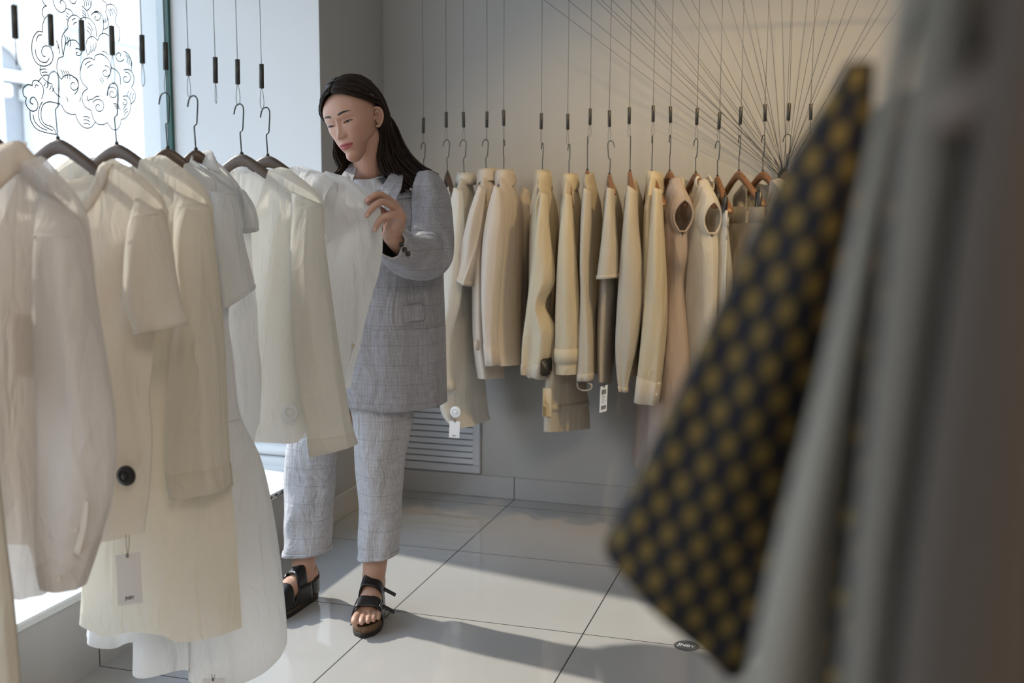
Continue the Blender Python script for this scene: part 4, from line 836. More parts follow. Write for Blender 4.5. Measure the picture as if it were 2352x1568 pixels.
g.panels(-52, .19, .75, .2, .22, [.012, .05, .055, .05], 63, vdepth=.2, material='cloth_stone')
g = BackP('hanging_shirt', 'sand shirt at the end of the back row behind the dark patterned sleeve', 'shirt', (1808, 393), BL % 'at the end of the back row behind the dark sleeve', 'cloth_sand', yaw=-60, hooklook=0)
g.panels(-60, .19, .8, .2, .22, [.012, .05, .055, .05], 64, vdepth=.12)
# its cables
for x, y0, y1, yl, w in BC:
    q0, q1 = P(x, y0, YR), P(x, y1, YR); cable(q1[0], YR, q0[2], q1[2], q1[2] - P(x, yl, YR)[2] + .004, ('thin steel cable holding the hook above %s' % w) if w else 'thin steel cable beside the blurred dark sleeve, last in the back row', None, ((x % 7 - 3) * .0006, 0), (x % 5) * .7)
# the fan: each cable runs on over the rail and down to one anchor in the wall
rng = random.Random(4); KN = P(1800, 402, YB - .02)
an = thing('wall_anchor', 'small steel wall anchor where all the fanned cables meet', 'anchor', KN)
MB().lathe([(.0001, -.012), (.022, -.012), (.022, -.006), (.012, -.002), (.007, .004), (.007, .012), (.0001, .014)], (0, 0, 0), 'y', 20).xf(Matrix.Rotation(PI, 4, 'Z') @ Matrix.Translation((0, -.008, 0))).build('anchor_plate', 'hook_steel', an)
MB().tube([(.012 * math.cos(a), -.012, .012 * math.sin(a)) for a in np.linspace(0, 2 * PI, 24)], .0025, 8).build('anchor_ring', 'hook_steel', an)
for x in (1247, 1302.5, 1367.5, 1379, 1404.6, 1446, 1467, 1496, 1503, 1561.5, 1587.6, 1631.6, 1672.5, 1705, 1725, 1765.5, 1795, 1819, 1855.5, 1881.5, 1917.5, 1950, 1972, 2021, 2041, 2080):
    top = P(x, -2, YR + .05); k = KN + np.array([rng.uniform(-.012, .012), -.012, rng.uniform(-.014, .01)]); top = top + (top - k) * ((ZRAIL - top[2]) / (top[2] - k[2]))
    m = MB().tube([(0, 0, 0), tuple((top - k) * .5), tuple(top - k)], .0009, 6).build('fan_cable', 'cable_steel')
    m.location = k; tag(m, 'thin steel cable stretched from the wall anchor up to the rail in a fan', 'cable', 'fan of cables on the back wall')
# ------------------------------------------------------------------ the woman
def linen(name, col):
    m, nt, out = base_mat(name)
    tc = node(nt, 'ShaderNodeTexCoord'); fs = []
    for sc in ((420, 420, 22), (24, 24, 380), (3, 3, 3)):
        mp = node(nt, 'ShaderNodeMapping'); mp.inputs['Scale'].default_value = sc; nt.links.new(tc.outputs['Object'], mp.inputs[0])
        n = node(nt, 'ShaderNodeTexNoise'); n.inputs['Scale'].default_value = 1.0; n.inputs['Detail'].default_value = 3; nt.links.new(mp.outputs[0], n.inputs['Vector']); fs.append(n.outputs['Fac'])
    sx = node(nt, 'ShaderNodeSeparateXYZ'); nt.links.new(tc.outputs['Object'], sx.inputs[0]); lines = []
    for ax, size, w in ((2, .056, .0016), (0, .056, .0012)):
        p = node(nt, 'ShaderNodeMath', operation='PINGPONG'); p.inputs[1].default_value = size / 2; nt.links.new(sx.outputs[ax], p.inputs[0])
        l = node(nt, 'ShaderNodeMath', operation='LESS_THAN'); l.inputs[1].default_value = w / 2 + .0003; nt.links.new(p.outputs[0], l.inputs[0]); lines.append(l)
    def math_(op, a, b):
        n = node(nt, 'ShaderNodeMath', operation=op)
        for k, q in enumerate((a, b)):
            if isinstance(q, (int, float)): n.inputs[k].default_value = q
            else: nt.links.new(q, n.inputs[k])
        return n.outputs[0]
    weave = math_('ADD', math_('MULTIPLY', math_('SUBTRACT', fs[0], .5), .8), math_('MULTIPLY', math_('SUBTRACT', fs[1], .5), .55))
    v = math_('ADD', math_('ADD', 1.0, weave), math_('MULTIPLY', math_('SUBTRACT', fs[2], .5), .25))
    v = math_('MULTIPLY', v, math_('SUBTRACT', 1.0, math_('MULTIPLY', lines[0].outputs[0], .20)))
    v = math_('MULTIPLY', v, math_('SUBTRACT', 1.0, math_('MULTIPLY', lines[1].outputs[0], .12)))
    sc = node(nt, 'ShaderNodeVectorMath', operation='SCALE'); sc.inputs[0].default_value = col; nt.links.new(v, sc.inputs['Scale'])
    b = node(nt, 'ShaderNodeBsdfPrincipled'); b.inputs['Roughness'].default_value = .85; b.inputs['Specular IOR Level'].default_value = .15; b.inputs['Sheen Weight'].default_value = .15
    nt.links.new(sc.outputs[0], b.inputs['Base Color'])
    mp = node(nt, 'ShaderNodeMapping'); mp.inputs['Scale'].default_value = (1, 1, .45); nt.links.new(tc.outputs['Object'], mp.inputs[0])
    n = node(nt, 'ShaderNodeTexNoise'); n.inputs['Scale'].default_value = 16; n.inputs['Detail'].default_value = 4; n.inputs['Distortion'].default_value = 1.2; nt.links.new(mp.outputs[0], n.inputs['Vector'])
    h = math_('ADD', n.outputs['Fac'], math_('MULTIPLY', weave, .02))
    bp = node(nt, 'ShaderNodeBump'); bp.inputs['Strength'].default_value = .55; bp.inputs['Distance'].default_value = .03; nt.links.new(h, bp.inputs['Height']); nt.links.new(bp.outputs[0], b.inputs['Normal'])
    nt.links.new(b.outputs[0], out.inputs[0]); return m
linen('grey_linen', (0.335, 0.325, 0.345))
linen('grey_linen_light', (0.43, 0.42, 0.44))
fabric('tee_cotton', (0.74, 0.76, 0.80), .2, wr=.4)
mat('hair_dark', (0.018, 0.0098, 0.0065), 0.45, spec=.18, vary=.5, vscale=120, stretch=(1, 1, .06), bump=.25, bscale=220)
mat('brow_dark', (0.035, 0.022, 0.017), .7, vary=.2, vscale=200)
mat('eye_white', (0.62, 0.60, 0.58), .15, vary=.03)
mat('eye_iris', (0.012, 0.008, 0.006), .08, vary=.1)
mat('leather_black', (0.010, 0.010, 0.0115), .32, spec=.5, vary=.15, bump=.08, bscale=400)
mat('sole_black', (0.016, 0.015, 0.015), .6, vary=.1)
mat('cork', (0.15, 0.085, 0.045), .75, vary=.35, vscale=160)
mat('buckle_metal', (0.55, 0.56, 0.58), .22, metal=.95, vary=.05)
m, nt, out = base_mat('skin')
at_ = node(nt, 'ShaderNodeVertexColor', layer_name='tint'); b = node(nt, 'ShaderNodeBsdfPrincipled')
nz_ = node(nt, 'ShaderNodeTexNoise'); nz_.inputs['Scale'].default_value = 35; nz_.inputs['Detail'].default_value = 4
tc_ = node(nt, 'ShaderNodeTexCoord'); nt.links.new(tc_.outputs['Object'], nz_.inputs['Vector'])
r_ = node(nt, 'ShaderNodeMapRange'); r_.inputs['To Min'].default_value = .95; r_.inputs['To Max'].default_value = 1.05; nt.links.new(nz_.outputs['Fac'], r_.inputs['Value'])
sc_ = node(nt, 'ShaderNodeVectorMath', operation='SCALE'); nt.links.new(at_.outputs[0], sc_.inputs[0]); nt.links.new(r_.outputs[0], sc_.inputs['Scale']); nt.links.new(sc_.outputs[0], b.inputs['Base Color'])
b.inputs['Roughness'].default_value = .46; b.inputs['Specular IOR Level'].default_value = .4; b.inputs['Subsurface Weight'].default_value = .12; b.inputs['Subsurface Radius'].default_value = (.012, .004, .002); b.inputs['Subsurface Scale'].default_value = .6
nt.links.new(b.outputs[0], out.inputs[0])
# ---- head, in its own frame: x to her left, y to the back, z up
def interp(z, tab):
    t = np.array(sorted(tab)); n = 400; q = crom(t, n); return np.interp(z, q[:, 0], q[:, 1])
FT = [(-.114, .034), (-.107, .060), (-.099, .075), (-.088, .083), (-.074, .079), (-.062, .083), (-.05, .085), (-.036, .085), (-.02, .084), (0, .083), (.02, .082), (.035, .086), (.055, .085), (.075, .077), (.092, .062), (.105, .042), (.114, .014)]
WT = [(-.114, .010), (-.107, .017), (-.098, .0225), (-.088, .028), (-.074, .0345), (-.055, .045), (-.03, .0575), (0, .0700), (.03, .0735), (.06, .0715), (.085, .058), (.1, .041), (.114, .012)]
BT = [(-.114, .0), (-.1, .002), (-.08, .012), (-.055, .036), (-.03, .078), (0, .094), (.03, .1), (.06, .096), (.085, .078), (.1, .055), (.114, .014)]
def G2(x, z, cx, cz, sx, sz): return np.exp(-((x - cx) / sx) ** 2 - ((z - cz) / sz) ** 2)
def ss(a, b_, x): t = np.clip((x - a) / (b_ - a), 0, 1); return t * t * (3 - 2 * t)
EX, EZ = .0305, .0155
def lids(ax):
    """upper and lower lid edge heights over |x|"""
    k = np.clip((ax - EX) / .0145, -1, 1); up = EZ - .0012 + .0034 * (1 - k ** 2) + .0012 * k; lo = EZ - .0022 - .0018 * (1 - k ** 2) + .0012 * k
    return up, lo
def face_d(x, z):
    ax = np.abs(x); d = 0
    d = d - .0075 * G2(ax, z, .030, .0165, .0185, .0125) - .004 * G2(ax, z, .011, .018, .007, .011)
    d = d + .0062 * G2(ax, z, EX + .001, EZ + .0005, .0165, .0095)
    up, lo = lids(ax); inside = ss(-.0004, .0006, up - z) * ss(-.0004, .0006, z - lo) * ss(.0148, .0135, np.abs(ax - EX))
    d = d - .0045 * inside + .0014 * np.exp(-((z - up - .0012) / .0013) ** 2) * ss(.017, .012, np.abs(ax - EX)) - .0012 * np.exp(-((z - up - .0045) / .0012) ** 2) * ss(.018, .012, np.abs(ax - EX))
    d = d + .0022 * G2(ax, z, .026, .036, .02, .007)
    # nose
    t = np.clip((.026 - z) / .047, 0, 1); rid = .0035 + .0125 * t ** 1.5; wd = .0052 + .0042 * t
    d = d + rid * np.exp(-(np.abs(x) / wd) ** 2.0) * ss(-.0305, -.0225, z) * ss(.034, .018, z)
    d = d + .0060 * G2(x, z, 0, -.0185, .0085, .0075) + .0088 * G2(ax, z, .0115, -.0215, .0062, .0064) - .0030 * G2(ax, z, .0075, -.0288, .0032, .0022) - .0022 * G2(ax, z, .0195, -.022, .004, .008)
    # mouth
    mw_ = .0235; pr = np.clip(1 - (x / mw_) ** 2, 0, 1)
    zl = -.0500 + .0004 * (x / mw_) ** 2 + .0008 * np.cos(x / mw_ * 3.1)
    d = d + .0030 * G2(x, z, 0, -.048, .024, .013)
    d = d + .0046 * pr ** .7 * np.exp(-((z - zl - .0048) / .0042) ** 2) + .0062 * pr ** .8 * np.exp(-((z - zl + .0062) / .0050) ** 2) - .0050 * pr ** .35 * np.exp(-((z - zl) / .0014) ** 2)
    d = d - .0022 * G2(ax, z, .0255, -.0505, .004, .005) - .0012 * G2(x, z, 0, -.037, .0028, .006)
    d = d + .0052 * G2(x, z, 0, -.087, .016, .012) - .002 * G2(x, z, 0, -.0685, .016, .005)
    d = d + .0042 * G2(ax, z, .047, -.003, .017, .017) + .0025 * G2(ax, z, .036, -.035, .018, .02)
    return d
def head_surface(th, z, feat=True):
    F, W_, B_ = interp(z, FT), interp(z, WT), interp(z, BT); s_, c_ = np.sin(th), np.cos(th)
    x = W_ * sround(s_, .92); y = np.where(c_ > 0, -F * np.abs(c_) ** .80, B_ * np.abs(c_) ** .9)
    if feat:
        w = ss(.02, .35, c_); y = y - face_d(x, z) * w
    z = z + .034 * ss(-.068, .012, y) * ss(-.04, -.1, z)
    return np.stack([x, y, z], -1)
nth, nzz = 300, 230
zz = np.interp(np.linspace(0, 1, nzz), [0, .12, .75, 1], [-.114, -.098, .05, .114]); tt = np.linspace(-PI, PI, nth, endpoint=False)
tt = tt - .35 * np.sin(tt) * np.cos(tt / 2) ** 2 * .9   # denser in front
TH, ZZ = np.meshgrid(tt, zz); HV = head_surface(TH, ZZ)
head = MB(); head.rings(HV)
def ear(side):
    b = MB(); p = np.array([(.0, .000, .016), (.004, .006, .026), (.0075, .015, .0285), (.0105, .024, .021), (.0115, .027, .008), (.0095, .024, -.008), (.006, .017, -.020), (.003, .009, -.027), (.001, .004, -.024)])
    b.tube(crom(p, 30), np.interp(np.linspace(0, 1, 30), [0, .2, .6, .85, 1], [.0022, .0034, .0034, .0042, .003]), 8)
    b.tube(crom([(.003, .006, .013), (.0065, .014, .016), (.0085, .018, .006), (.006, .0145, -.008), (.003, .008, -.013)], 18), .0026, 8)
    n = 14; a = np.linspace(0, 2 * PI, n, endpoint=False); R = []
    for k, dep in ((1, .0055), (.8, .003), (.45, -.001), (.05, -.002)): R.append(np.stack([dep + .006 * (.5 + .5 * np.cos(a)) * k, .0125 + .0125 * k * np.cos(a), .001 + (.0245) * k * np.sin(a)], 1))
    b.rings(R, False, True)
    b.tube(crom([(.001, -.001, .004), (.003, .002, 0), (.001, .001, -.006)], 8), .003, 8)
    b.tube([(.002, .006, -.022), (.003, .008, -.028)], [.005, .004], 10)
    M = Matrix.Translation((.0685 * side, .004, .001)) @ Matrix.Diagonal((side, 1, 1, 1)) @ Matrix.Rotation(math.radians(-22), 4, 'Z') @ Matrix.Rotation(math.radians(-8), 4, 'X')
    return b.xf(M)
for sd in (1, -1): e = ear(sd); head.add(e.verts(), e.f)
HS = .935
YAW, ROLL, PITCH = math.radians(-12), math.radians(-12), math.radians(15)
HR = Matrix.Rotation(YAW, 3, 'Z') @ Matrix.Rotation(ROLL, 3, 'Y') @ Matrix.Rotation(PITCH, 3, 'X')
HRn = np.array(HR) * HS; HC = P(865, 268, 2.78) - HRn @ np.array([.072, .016, .001])
hw = lambda v: np.asarray(v) @ HRn.T + HC
FOOT = np.array([P(858, 1400, 2.8)[0] - .12, 2.86, 0.0])      # where the figure stands
W2L = lambda v: np.asarray(v, float) - FOOT
# ---- body: limbs laid out as chains, fused into one skin
bod = MB()
def ball(c, r, seg=14):
    a = np.linspace(0, PI, seg // 2 + 2)[1:-1]; bod.lathe([(r * math.sin(t), -r * math.cos(t)) for t in a], c, 'z', seg)
def chain(pts, rad, n=24, seg=26, flat=1.0, up=None):
    p = crom(pts, n); r = crom(rad, n)[:, 0]; bod.tube(p, r, seg, squash=flat, up=up); ball(p[0], r[0] * .98 * min(1, flat)); ball(p[-1], r[-1] * .98 * min(1, flat))
sh_l, el_l, wr_l = P(983, 428, 2.85), P(1000, 592, 2.79), P(899, 540, 2.555)
sh_r, el_r, wr_r = P(752, 424, 2.93), P(722, 580, 2.86), P(800, 520, 2.60)
nk0 = hw([0, .035, -.06]); nk1 = P(852, 428, 2.88)
chain([hw([0, .022, -.03]), nk0, nk0 * .45 + nk1 * .55, nk1, nk1 + [0, .01, -.06]], [.05, .049, .047, .052, .075])
tc0 = np.array([-1.285, 2.90, 0]); zsh = nk1[2]
chain([[tc0[0], 2.90, zsh - .06], [tc0[0], 2.89, zsh - .2], [tc0[0], 2.90, zsh - .36], [tc0[0] + .0, 2.91, zsh - .5], [tc0[0], 2.91, zsh - .58]], [.08, .105, .09, .105, .10], flat=.72, up=(0, 1, 0))
chain([nk1 + [0, .01, -.05], (nk1 + sh_l) / 2 + [0, .01, -.04], sh_l + [-.02, .025, -.06]], [.05, .036, .032]); chain([nk1 + [0, .01, -.05], (nk1 + sh_r) / 2 + [0, .01, -.04], sh_r + [.02, .025, -.06]], [.05, .036, .032])
chain([sh_l + [-.02, .025, -.06], (sh_l + el_l) / 2, el_l, P(946, 582, 2.66), wr_l], [.036, .036, .032, .030, .025]); chain([sh_r + [.02, .025, -.06], (sh_r + el_r) / 2, el_r, (el_r * .5 + wr_r * .5), wr_r], [.036, .036, .032, .030, .025])
hipl, hipr = np.array([-1.225, 2.90, .76]), np.array([-1.35, 2.92, .76]); ank_l = P(858, 1330, 2.86); ank_r = P(698, 1335, 2.885)
kn_l, kn_r = P(872, 1060, 2.84), P(715, 1060, 2.87)
chain([hipl, kn_l, (kn_l + ank_l) / 2 + [0, .015, .04], P(862, 1285, 2.855), ank_l], [.07, .052, .05, .037, .034], 40); chain([hipr, kn_r, (kn_r + ank_r) / 2 + [0, .015, .04], P(698, 1285, 2.885), ank_r], [.07, .052, .05, .037, .034], 40)
# feet: heel, instep, ball, five toes
FEET = {}
SOLE = .036
def foot(key, ank, dirv, toe_order):
    d = unit([dirv[0], dirv[1], 0]); s_ = np.array([-d[1], d[0], 0]) * toe_order   # towards the little toe
    o = np.array([ank[0], ank[1], 0]) - d * .012; h = SOLE
    at = lambda f, l, z: o + d * f + s_ * l + np.array([0, 0, z + h])
    FEET[key] = (o, d, s_, at)
    chain([ank + [0, 0, .02], at(.0, 0, .06), at(-.02, 0, .035), at(-.035, 0, .022)], [.034, .035, .03, .022])
    chain([at(-.03, 0, .025), at(.05, 0, .033), at(.10, -.002, .026), at(.14, .0, .017)], [.027, .034, .031, .016], flat=1.0)
    chain([at(0, 0, .06), at(.05, -.006, .052), at(.11, -.012, .026), at(.14, -.018, .017)], [.033, .026, .02, .015])
    for l0, l1, f1, r in ((-.024, -.029, .196, .0125), (-.007, -.009, .199, .0088), (.008, .008, .191, .0082), (.021, .022, .180, .0078), (.032, .034, .165, .0076)):
        chain([at(.12, l0 * .9, .018), at(f1 - .03, (l0 + l1) / 2, .0165), at(f1 - .012, l1, .0145), at(f1, l1, .0098)], [r * 1.15, r, r * .98, r * .92], 14, 12)
gl = lambda x, y: (lambda r: (np.array([0, 0, CAM_H]) - r * (CAM_H / r[2]))[:2])(MW @ np.array([(x - CX) / F_PX, (y - CY) / F_PX, 1.0]))
foot('left', ank_l, gl(850, 1432) - ank_l[:2], 1)
foot('right', ank_r, np.array([-.16, -1.0]), -1)
# left hand: palm and fingers reach for the shirt's edge, little finger lowest
K = lambda x, y, Y: P(x, y, Y)
wr = wr_l
chain([wr, K(907, 520, 2.535), K(913, 494, 2.515)], [.025, .027, .024], flat=.8)
kn = [K(905, 470, 2.535), K(909, 476, 2.515), K(915, 484, 2.50), K(921, 497, 2.492)]
for k in kn: chain([K(904, 524, 2.54), k], [.02, .0125], 10)
for a, b_ in zip(kn[:-1], kn[1:]): chain([a, b_], [.0125, .0125], 6)
FING = [[kn[0], K(884, 452, 2.505), K(862, 452, 2.478), K(846, 466, 2.458)], [kn[1], K(880, 450, 2.478), K(862, 448, 2.455), K(841, 461, 2.438)], [kn[2], K(884, 464, 2.462), K(862, 471, 2.44), K(842, 495, 2.432)], [kn[3], K(898, 494, 2.462), K(876, 502, 2.448), K(860, 528, 2.442)]]
for f_ in FING: chain(f_, [.0118, .0095, .0088, .0072], 22, 12)
chain([K(899, 530, 2.55), K(888, 508, 2.535), K(880, 488, 2.515), K(868, 478, 2.498)], [.017, .0135, .011, .0085], 20, 12)
# right hand, behind the shirt
chain([wr_r, wr_r + [.02, -.03, .02], wr_r + [.035, -.06, .035]], [.024, .027, .02], flat=.7)
for k in range(4):
    b0 = wr_r + np.array([.03 + .004 * k, -.055, .055 - .019 * k]); chain([b0, b0 + [.03, -.025, .004], b0 + [.05, -.03, -.008], b0 + [.062, -.022, -.016]], [.0105, .009, .0085, .007], 16, 12)
chain([wr_r + [.012, -.02, .03], wr_r + [.03, -.02, .06], wr_r + [.055, -.035, .07]], [.014, .011, .008], 14, 12)
tmp = bod.build('tmp_body', None)
md = tmp.modifiers.new('fuse', 'REMESH'); md.mode = 'VOXEL'; md.voxel_size = .0024; md.adaptivity = 0
md = tmp.modifiers.new('soften', 'SMOOTH'); md.iterations = 4; md.factor = .5
dg = bpy.context.evaluated_depsgraph_get(); ev = tmp.evaluated_get(dg); me0 = ev.to_mesh()
bv = np.zeros(len(me0.vertices) * 3); me0.vertices.foreach_get('co', bv); bv = bv.reshape(-1, 3)
nl = len(me0.loops); li = np.zeros(nl, int); me0.loops.foreach_get('vertex_index', li); ls = np.zeros(len(me0.polygons), int); me0.polygons.foreach_get('loop_total', ls)
bf = [tuple(q) for q in np.split(li, np.cumsum(ls)[:-1])]
ev.to_mesh_clear(); bpy.data.objects.remove(tmp)
hv = hw(head.verts())
allv = np.concatenate([bv, hv]); nb = len(bv)
person_me = bpy.data.meshes.new('person'); person_me.from_pydata(W2L(allv).tolist(), [], bf + [tuple(i + nb for i in q) for q in head.f]); person_me.update()
person_me.polygons.foreach_set('use_smooth', [True] * len(person_me.polygons))
person = bpy.data.objects.new('person', person_me); COL.objects.link(person); person.location = FOOT; person_me.materials.append(MATS['skin'])
tag(person, 'woman with long dark hair in grey linen suit, looking down at a white shirt', 'person')
SK = np.array([.50, .292, .212]); col = np.ones((len(allv), 4)); col[:, :3] = SK
for f_ in FING:
    t_ = f_[-1]; ax_ = unit(f_[-1] - f_[-2]); out_ = unit(CAMP - t_); out_ = unit(out_ - ax_ * (out_ @ ax_)); cn = t_ + out_ * .0055 - ax_ * .001
    q = bv - cn; al = q @ ax_; sd_ = np.cross(ax_, out_); e_ = (al / .0068) ** 2 + ((q @ sd_) / .0048) ** 2 + ((q @ out_) / .0045) ** 2
    w_ = ss(1.15, .85, e_)[:, None]; col[:nb, :3] = col[:nb, :3] * (1 - w_) + np.array([.62, .40, .36]) * w_
h = head.verts(); x, y, z = h.T; nhead = nth * nzz; fr = (y < -.03); ax = np.abs(x); up, lo = lids(ax)
zl = -.0500 + .0004 * (x / .0235) ** 2; pr = np.clip(1 - (x / .0245) ** 2, 0, 1)
lip = ss(zl - .0125 * pr ** .6 - .0005, zl - .0105 * pr ** .6, z) * ss(zl + .0085 * pr ** .6 + .0005, zl + .0070 * pr ** .6, z) * (np.abs(x) < .0245) * fr
bl = .55 * G2(ax, z, .045, -.012, .02, .02) * fr + .25 * G2(x, z, 0, -.02, .012, .01) * fr
shd = .5 * G2(ax, z, EX, EZ + .007, .016, .006) * fr
c = np.repeat(SK[None], len(h), 0); c = c * (1 - bl[:, None] * .3) + np.array([.5, .2, .15]) * bl[:, None] * .3
c = c * (1 - shd[:, None] * .5) + np.array([.28, .135, .10]) * shd[:, None] * .5
c = c * (1 - lip[:, None]) + np.array([.40, .105, .11]) * lip[:, None]
col[nb:, :3] = c
ca = person_me.color_attributes.new('tint', 'FLOAT_COLOR', 'POINT'); ca.data.foreach_set('color', col.ravel())
def pchild(b, name, material, **kw):
    b.v = [W2L(v) for v in b.v]; return b.build(name, material, person, **kw)
# eyes, lashes, brows
for sd in (1, -1):
    ec = np.array([EX * sd, -.0640, EZ - .001]); ys = head_surface(np.array([math.asin(min(1, EX / .0715) ** 1.05)]), np.array([EZ]))[0, 1]
    ec[1] = ys + .0096; n = 18; a = np.linspace(0, PI, n)[1:-1]
    b = MB().lathe([(.0118 * math.sin(t), -.0118 * math.cos(t)) for t in a], (0, 0, 0), 'y', 24); b.v = [hw(v + ec) for v in b.v]; eo = pchild(b, 'eye', 'eye_white')
    b = MB().lathe([(.0001, -.0122)] + [(.0122 * math.sin(t), -.0122 * math.cos(t)) for t in np.linspace(.08, .58, 7)], (0, 0, 0), 'y', 20); M3 = np.array(Matrix.Rotation(math.radians(20), 3, 'X') @ Matrix.Rotation(math.radians(-6), 3, 'Z')); b.v = [hw(v @ M3.T + ec) for v in b.v]; pchild(b, 'iris', 'eye_iris').parent = eo
    xs = np.linspace(EX - .0145, EX + .0165, 22); u_, l_ = lids(xs); z_ = np.where(xs > EX + .0145, u_ + .0006, u_); th_ = np.arcsin(np.clip((xs / interp(z_, WT)), 0, 1) ** (1 / .92)); p = head_surface(th_, z_ + .0002); p[:, 0] *= sd; p[:, 1] -= .0012; p[:, 2] = z_ - .0004
    b = MB().tube(hw(p), np.interp(np.linspace(0, 1, 22), [0, .3, .85, 1], [.0004, .0009, .0013, .0004]), 6); pchild(b, 'eyelashes', 'brow_dark')
    xs = np.linspace(.0125, .050, 26); zc = .0398 + .0052 * np.sin((xs - .0125) / .0375 * PI * .62) - .004 * ((xs - .0125) / .0375) ** 3; hwid = np.interp(np.linspace(0, 1, 26), [0, .12, .6, 1], [.0018, .0034, .0028, .0005]); V = []
    for k in np.linspace(-1, 1, 5):
        z_ = zc + k * hwid; th_ = np.arcsin(np.clip((xs / interp(z_, WT)), 0, 1) ** (1 / .92)); p = head_surface(th_, z_); p[:, 1] -= .0009 * (1 - k * k) + .0002; p[:, 0] *= sd; V.append(p)
    b = MB().add(hw(np.concatenate(V)), grid_faces(5, 26)); pchild(b, 'eyebrow', 'brow_dark')
# ---- hair: sheets that run from the parting round the skull, then hang
EC, ER = np.array([0, .014, .014]), np.array([.0815, .112, .126])
rng = np.random.RandomState(5)
def on_skull(d, off=0.0):
    d = d / np.linalg.norm(d, axis=-1)[..., None]; return EC + d * (ER + off)
def hair_sheet(side, front, back_, tail, npth=70, nt=26, ntail=34):
    """front, back_: (start, end) directions of the first and last path; tail(p): waypoints in the world"""
    V = []; 
    for i, p in enumerate(np.linspace(0, 1, npth)):
        s0 = np.array(front[0]) * (1 - p) + np.array(back_[0]) * p; e0 = np.array(front[1]) * (1 - p) + np.array(back_[1]) * p; s0 = unit(s0); e0 = unit(e0)
        om = math.acos(np.clip(s0 @ e0, -1, 1)); t = np.linspace(0, 1, nt)[:, None]; dd = (np.sin((1 - t) * om) * s0 + np.sin(t * om) * e0) / math.sin(om)
        dd = dd - np.array([0, 0, 1.0]) * (.20 * np.sin(t * PI) ** 1.2 * (1 - p) ** 2.5)
        off = (.002 + .0035 * np.sin(t[:, 0] * PI) ** .5 + .0011 * np.sin(p * 83) + .0008 * rng.randn())[:, None] * np.ones(3); sk = hw(on_skull(dd, off) * np.array([1, 1, 1]))
        w = tail(p); c_ = crom(np.concatenate([sk[-6::5], w]), ntail + 10)
        c_ = c_ + rng.randn(3) * .0008; V.append(np.concatenate([sk[:-6], c_]))
    V = np.array(V); b = MB(); b.add(V.reshape(-1, 3), grid_faces(V.shape[0], V.shape[1])); return b, V
def lerp_tail(A, B, jit=.004):
    A = np.array(A); B = np.array(B)
    def f(p):
        q = A * (1 - p) + B * p; r = np.random.RandomState(int(p * 997)); return q + np.cumsum(r.randn(*q.shape) * jit * .35, 0)
    return f
H = lambda x, y, Y: P(x, y, Y)
hb = MB(); sheets = []
# her left side: swept behind the ear, long down the back of the shoulder
inn = [H(872, 300, 2.80), H(866, 340, 2.80), H(868, 380, 2.80), H(886, 415, 2.785), H(918, 442, 2.775)]
outt = [H(905, 290, 2.875), H(926, 335, 2.895), H(948, 365, 2.90), H(972, 386, 2.89), H(1002, 402, 2.875)]
for sc_, e_ in ((1.0, 0), (.93, 0)):
    b, V = hair_sheet(1, ((.02, -.70, .72), (.86, .16, .12)), ((.02, .55, .84), (.62, .80, -.22)), lerp_tail(inn, outt)); sheets.append(V); hb.add(b.verts(), b.f)
    break
# back of the head to the outer edge
b, V = hair_sheet(1, ((.02, .55, .84), (.62, .80, -.22)), ((-.02, .55, .84), (-.55, .85, -.25)), lerp_tail(outt, [H(880, 300, 2.93), H(890, 345, 2.96), H(905, 375, 2.97), H(925, 395, 2.965), H(940, 410, 2.95)]), 40); sheets.append(V); hb.add(b.verts(), b.f)
# her right side: falls in front of the far shoulder
ri = [H(768, 330, 2.80), H(770, 362, 2.80), H(782, 385, 2.80), H(768, 402, 2.79)]; ro = [H(815, 330, 2.88), H(815, 365, 2.87), H(806, 392, 2.85), H(786, 412, 2.84)]
b, V = hair_sheet(-1, ((-.02, -.70, .72), (-.88, -.02, .02)), ((-.02, .55, .84), (-.55, .85, -.25)), lerp_tail([ri[0] + [.0, 0, 0], *ri[1:]], ro), 60); sheets.append(V); hb.add(b.verts(), b.f)
# loose strands over the sheets
for V in sheets:
    for k in range(90):
        i = rng.randint(0, V.shape[0]); j0 = rng.randint(0, 12); q = V[i, j0:] + (V[i, j0:] - HC) * .0; nrm = rng.randn(3) * .0012
        L = len(q) - rng.randint(0, 6); off = (hw([0, 0, 0]) - q.mean(0)); rr = .0009 + .0012 * rng.rand()
        q = crom(q[:L:3], 26) + nrm - unit(off) * .0012; q = q + np.cumsum(rng.randn(26, 3) * .0006, 0)
        hb.tube(q, np.interp(np.linspace(0, 1, 26), [0, .1, .8, 1], [rr * .4, rr, rr * .8, .0002]), 5)
hair = pchild(hb, 'hair', 'hair_dark', solid=.004)
b = MB(); q = hw(on_skull(np.array([(.80, -.06, .42), (.86, .02, .30), (.875, .06, .20)]), .009)); b.tube(crom(q, 10), .0013, 6); pchild(b, 'hair_clip', 'buckle_metal')
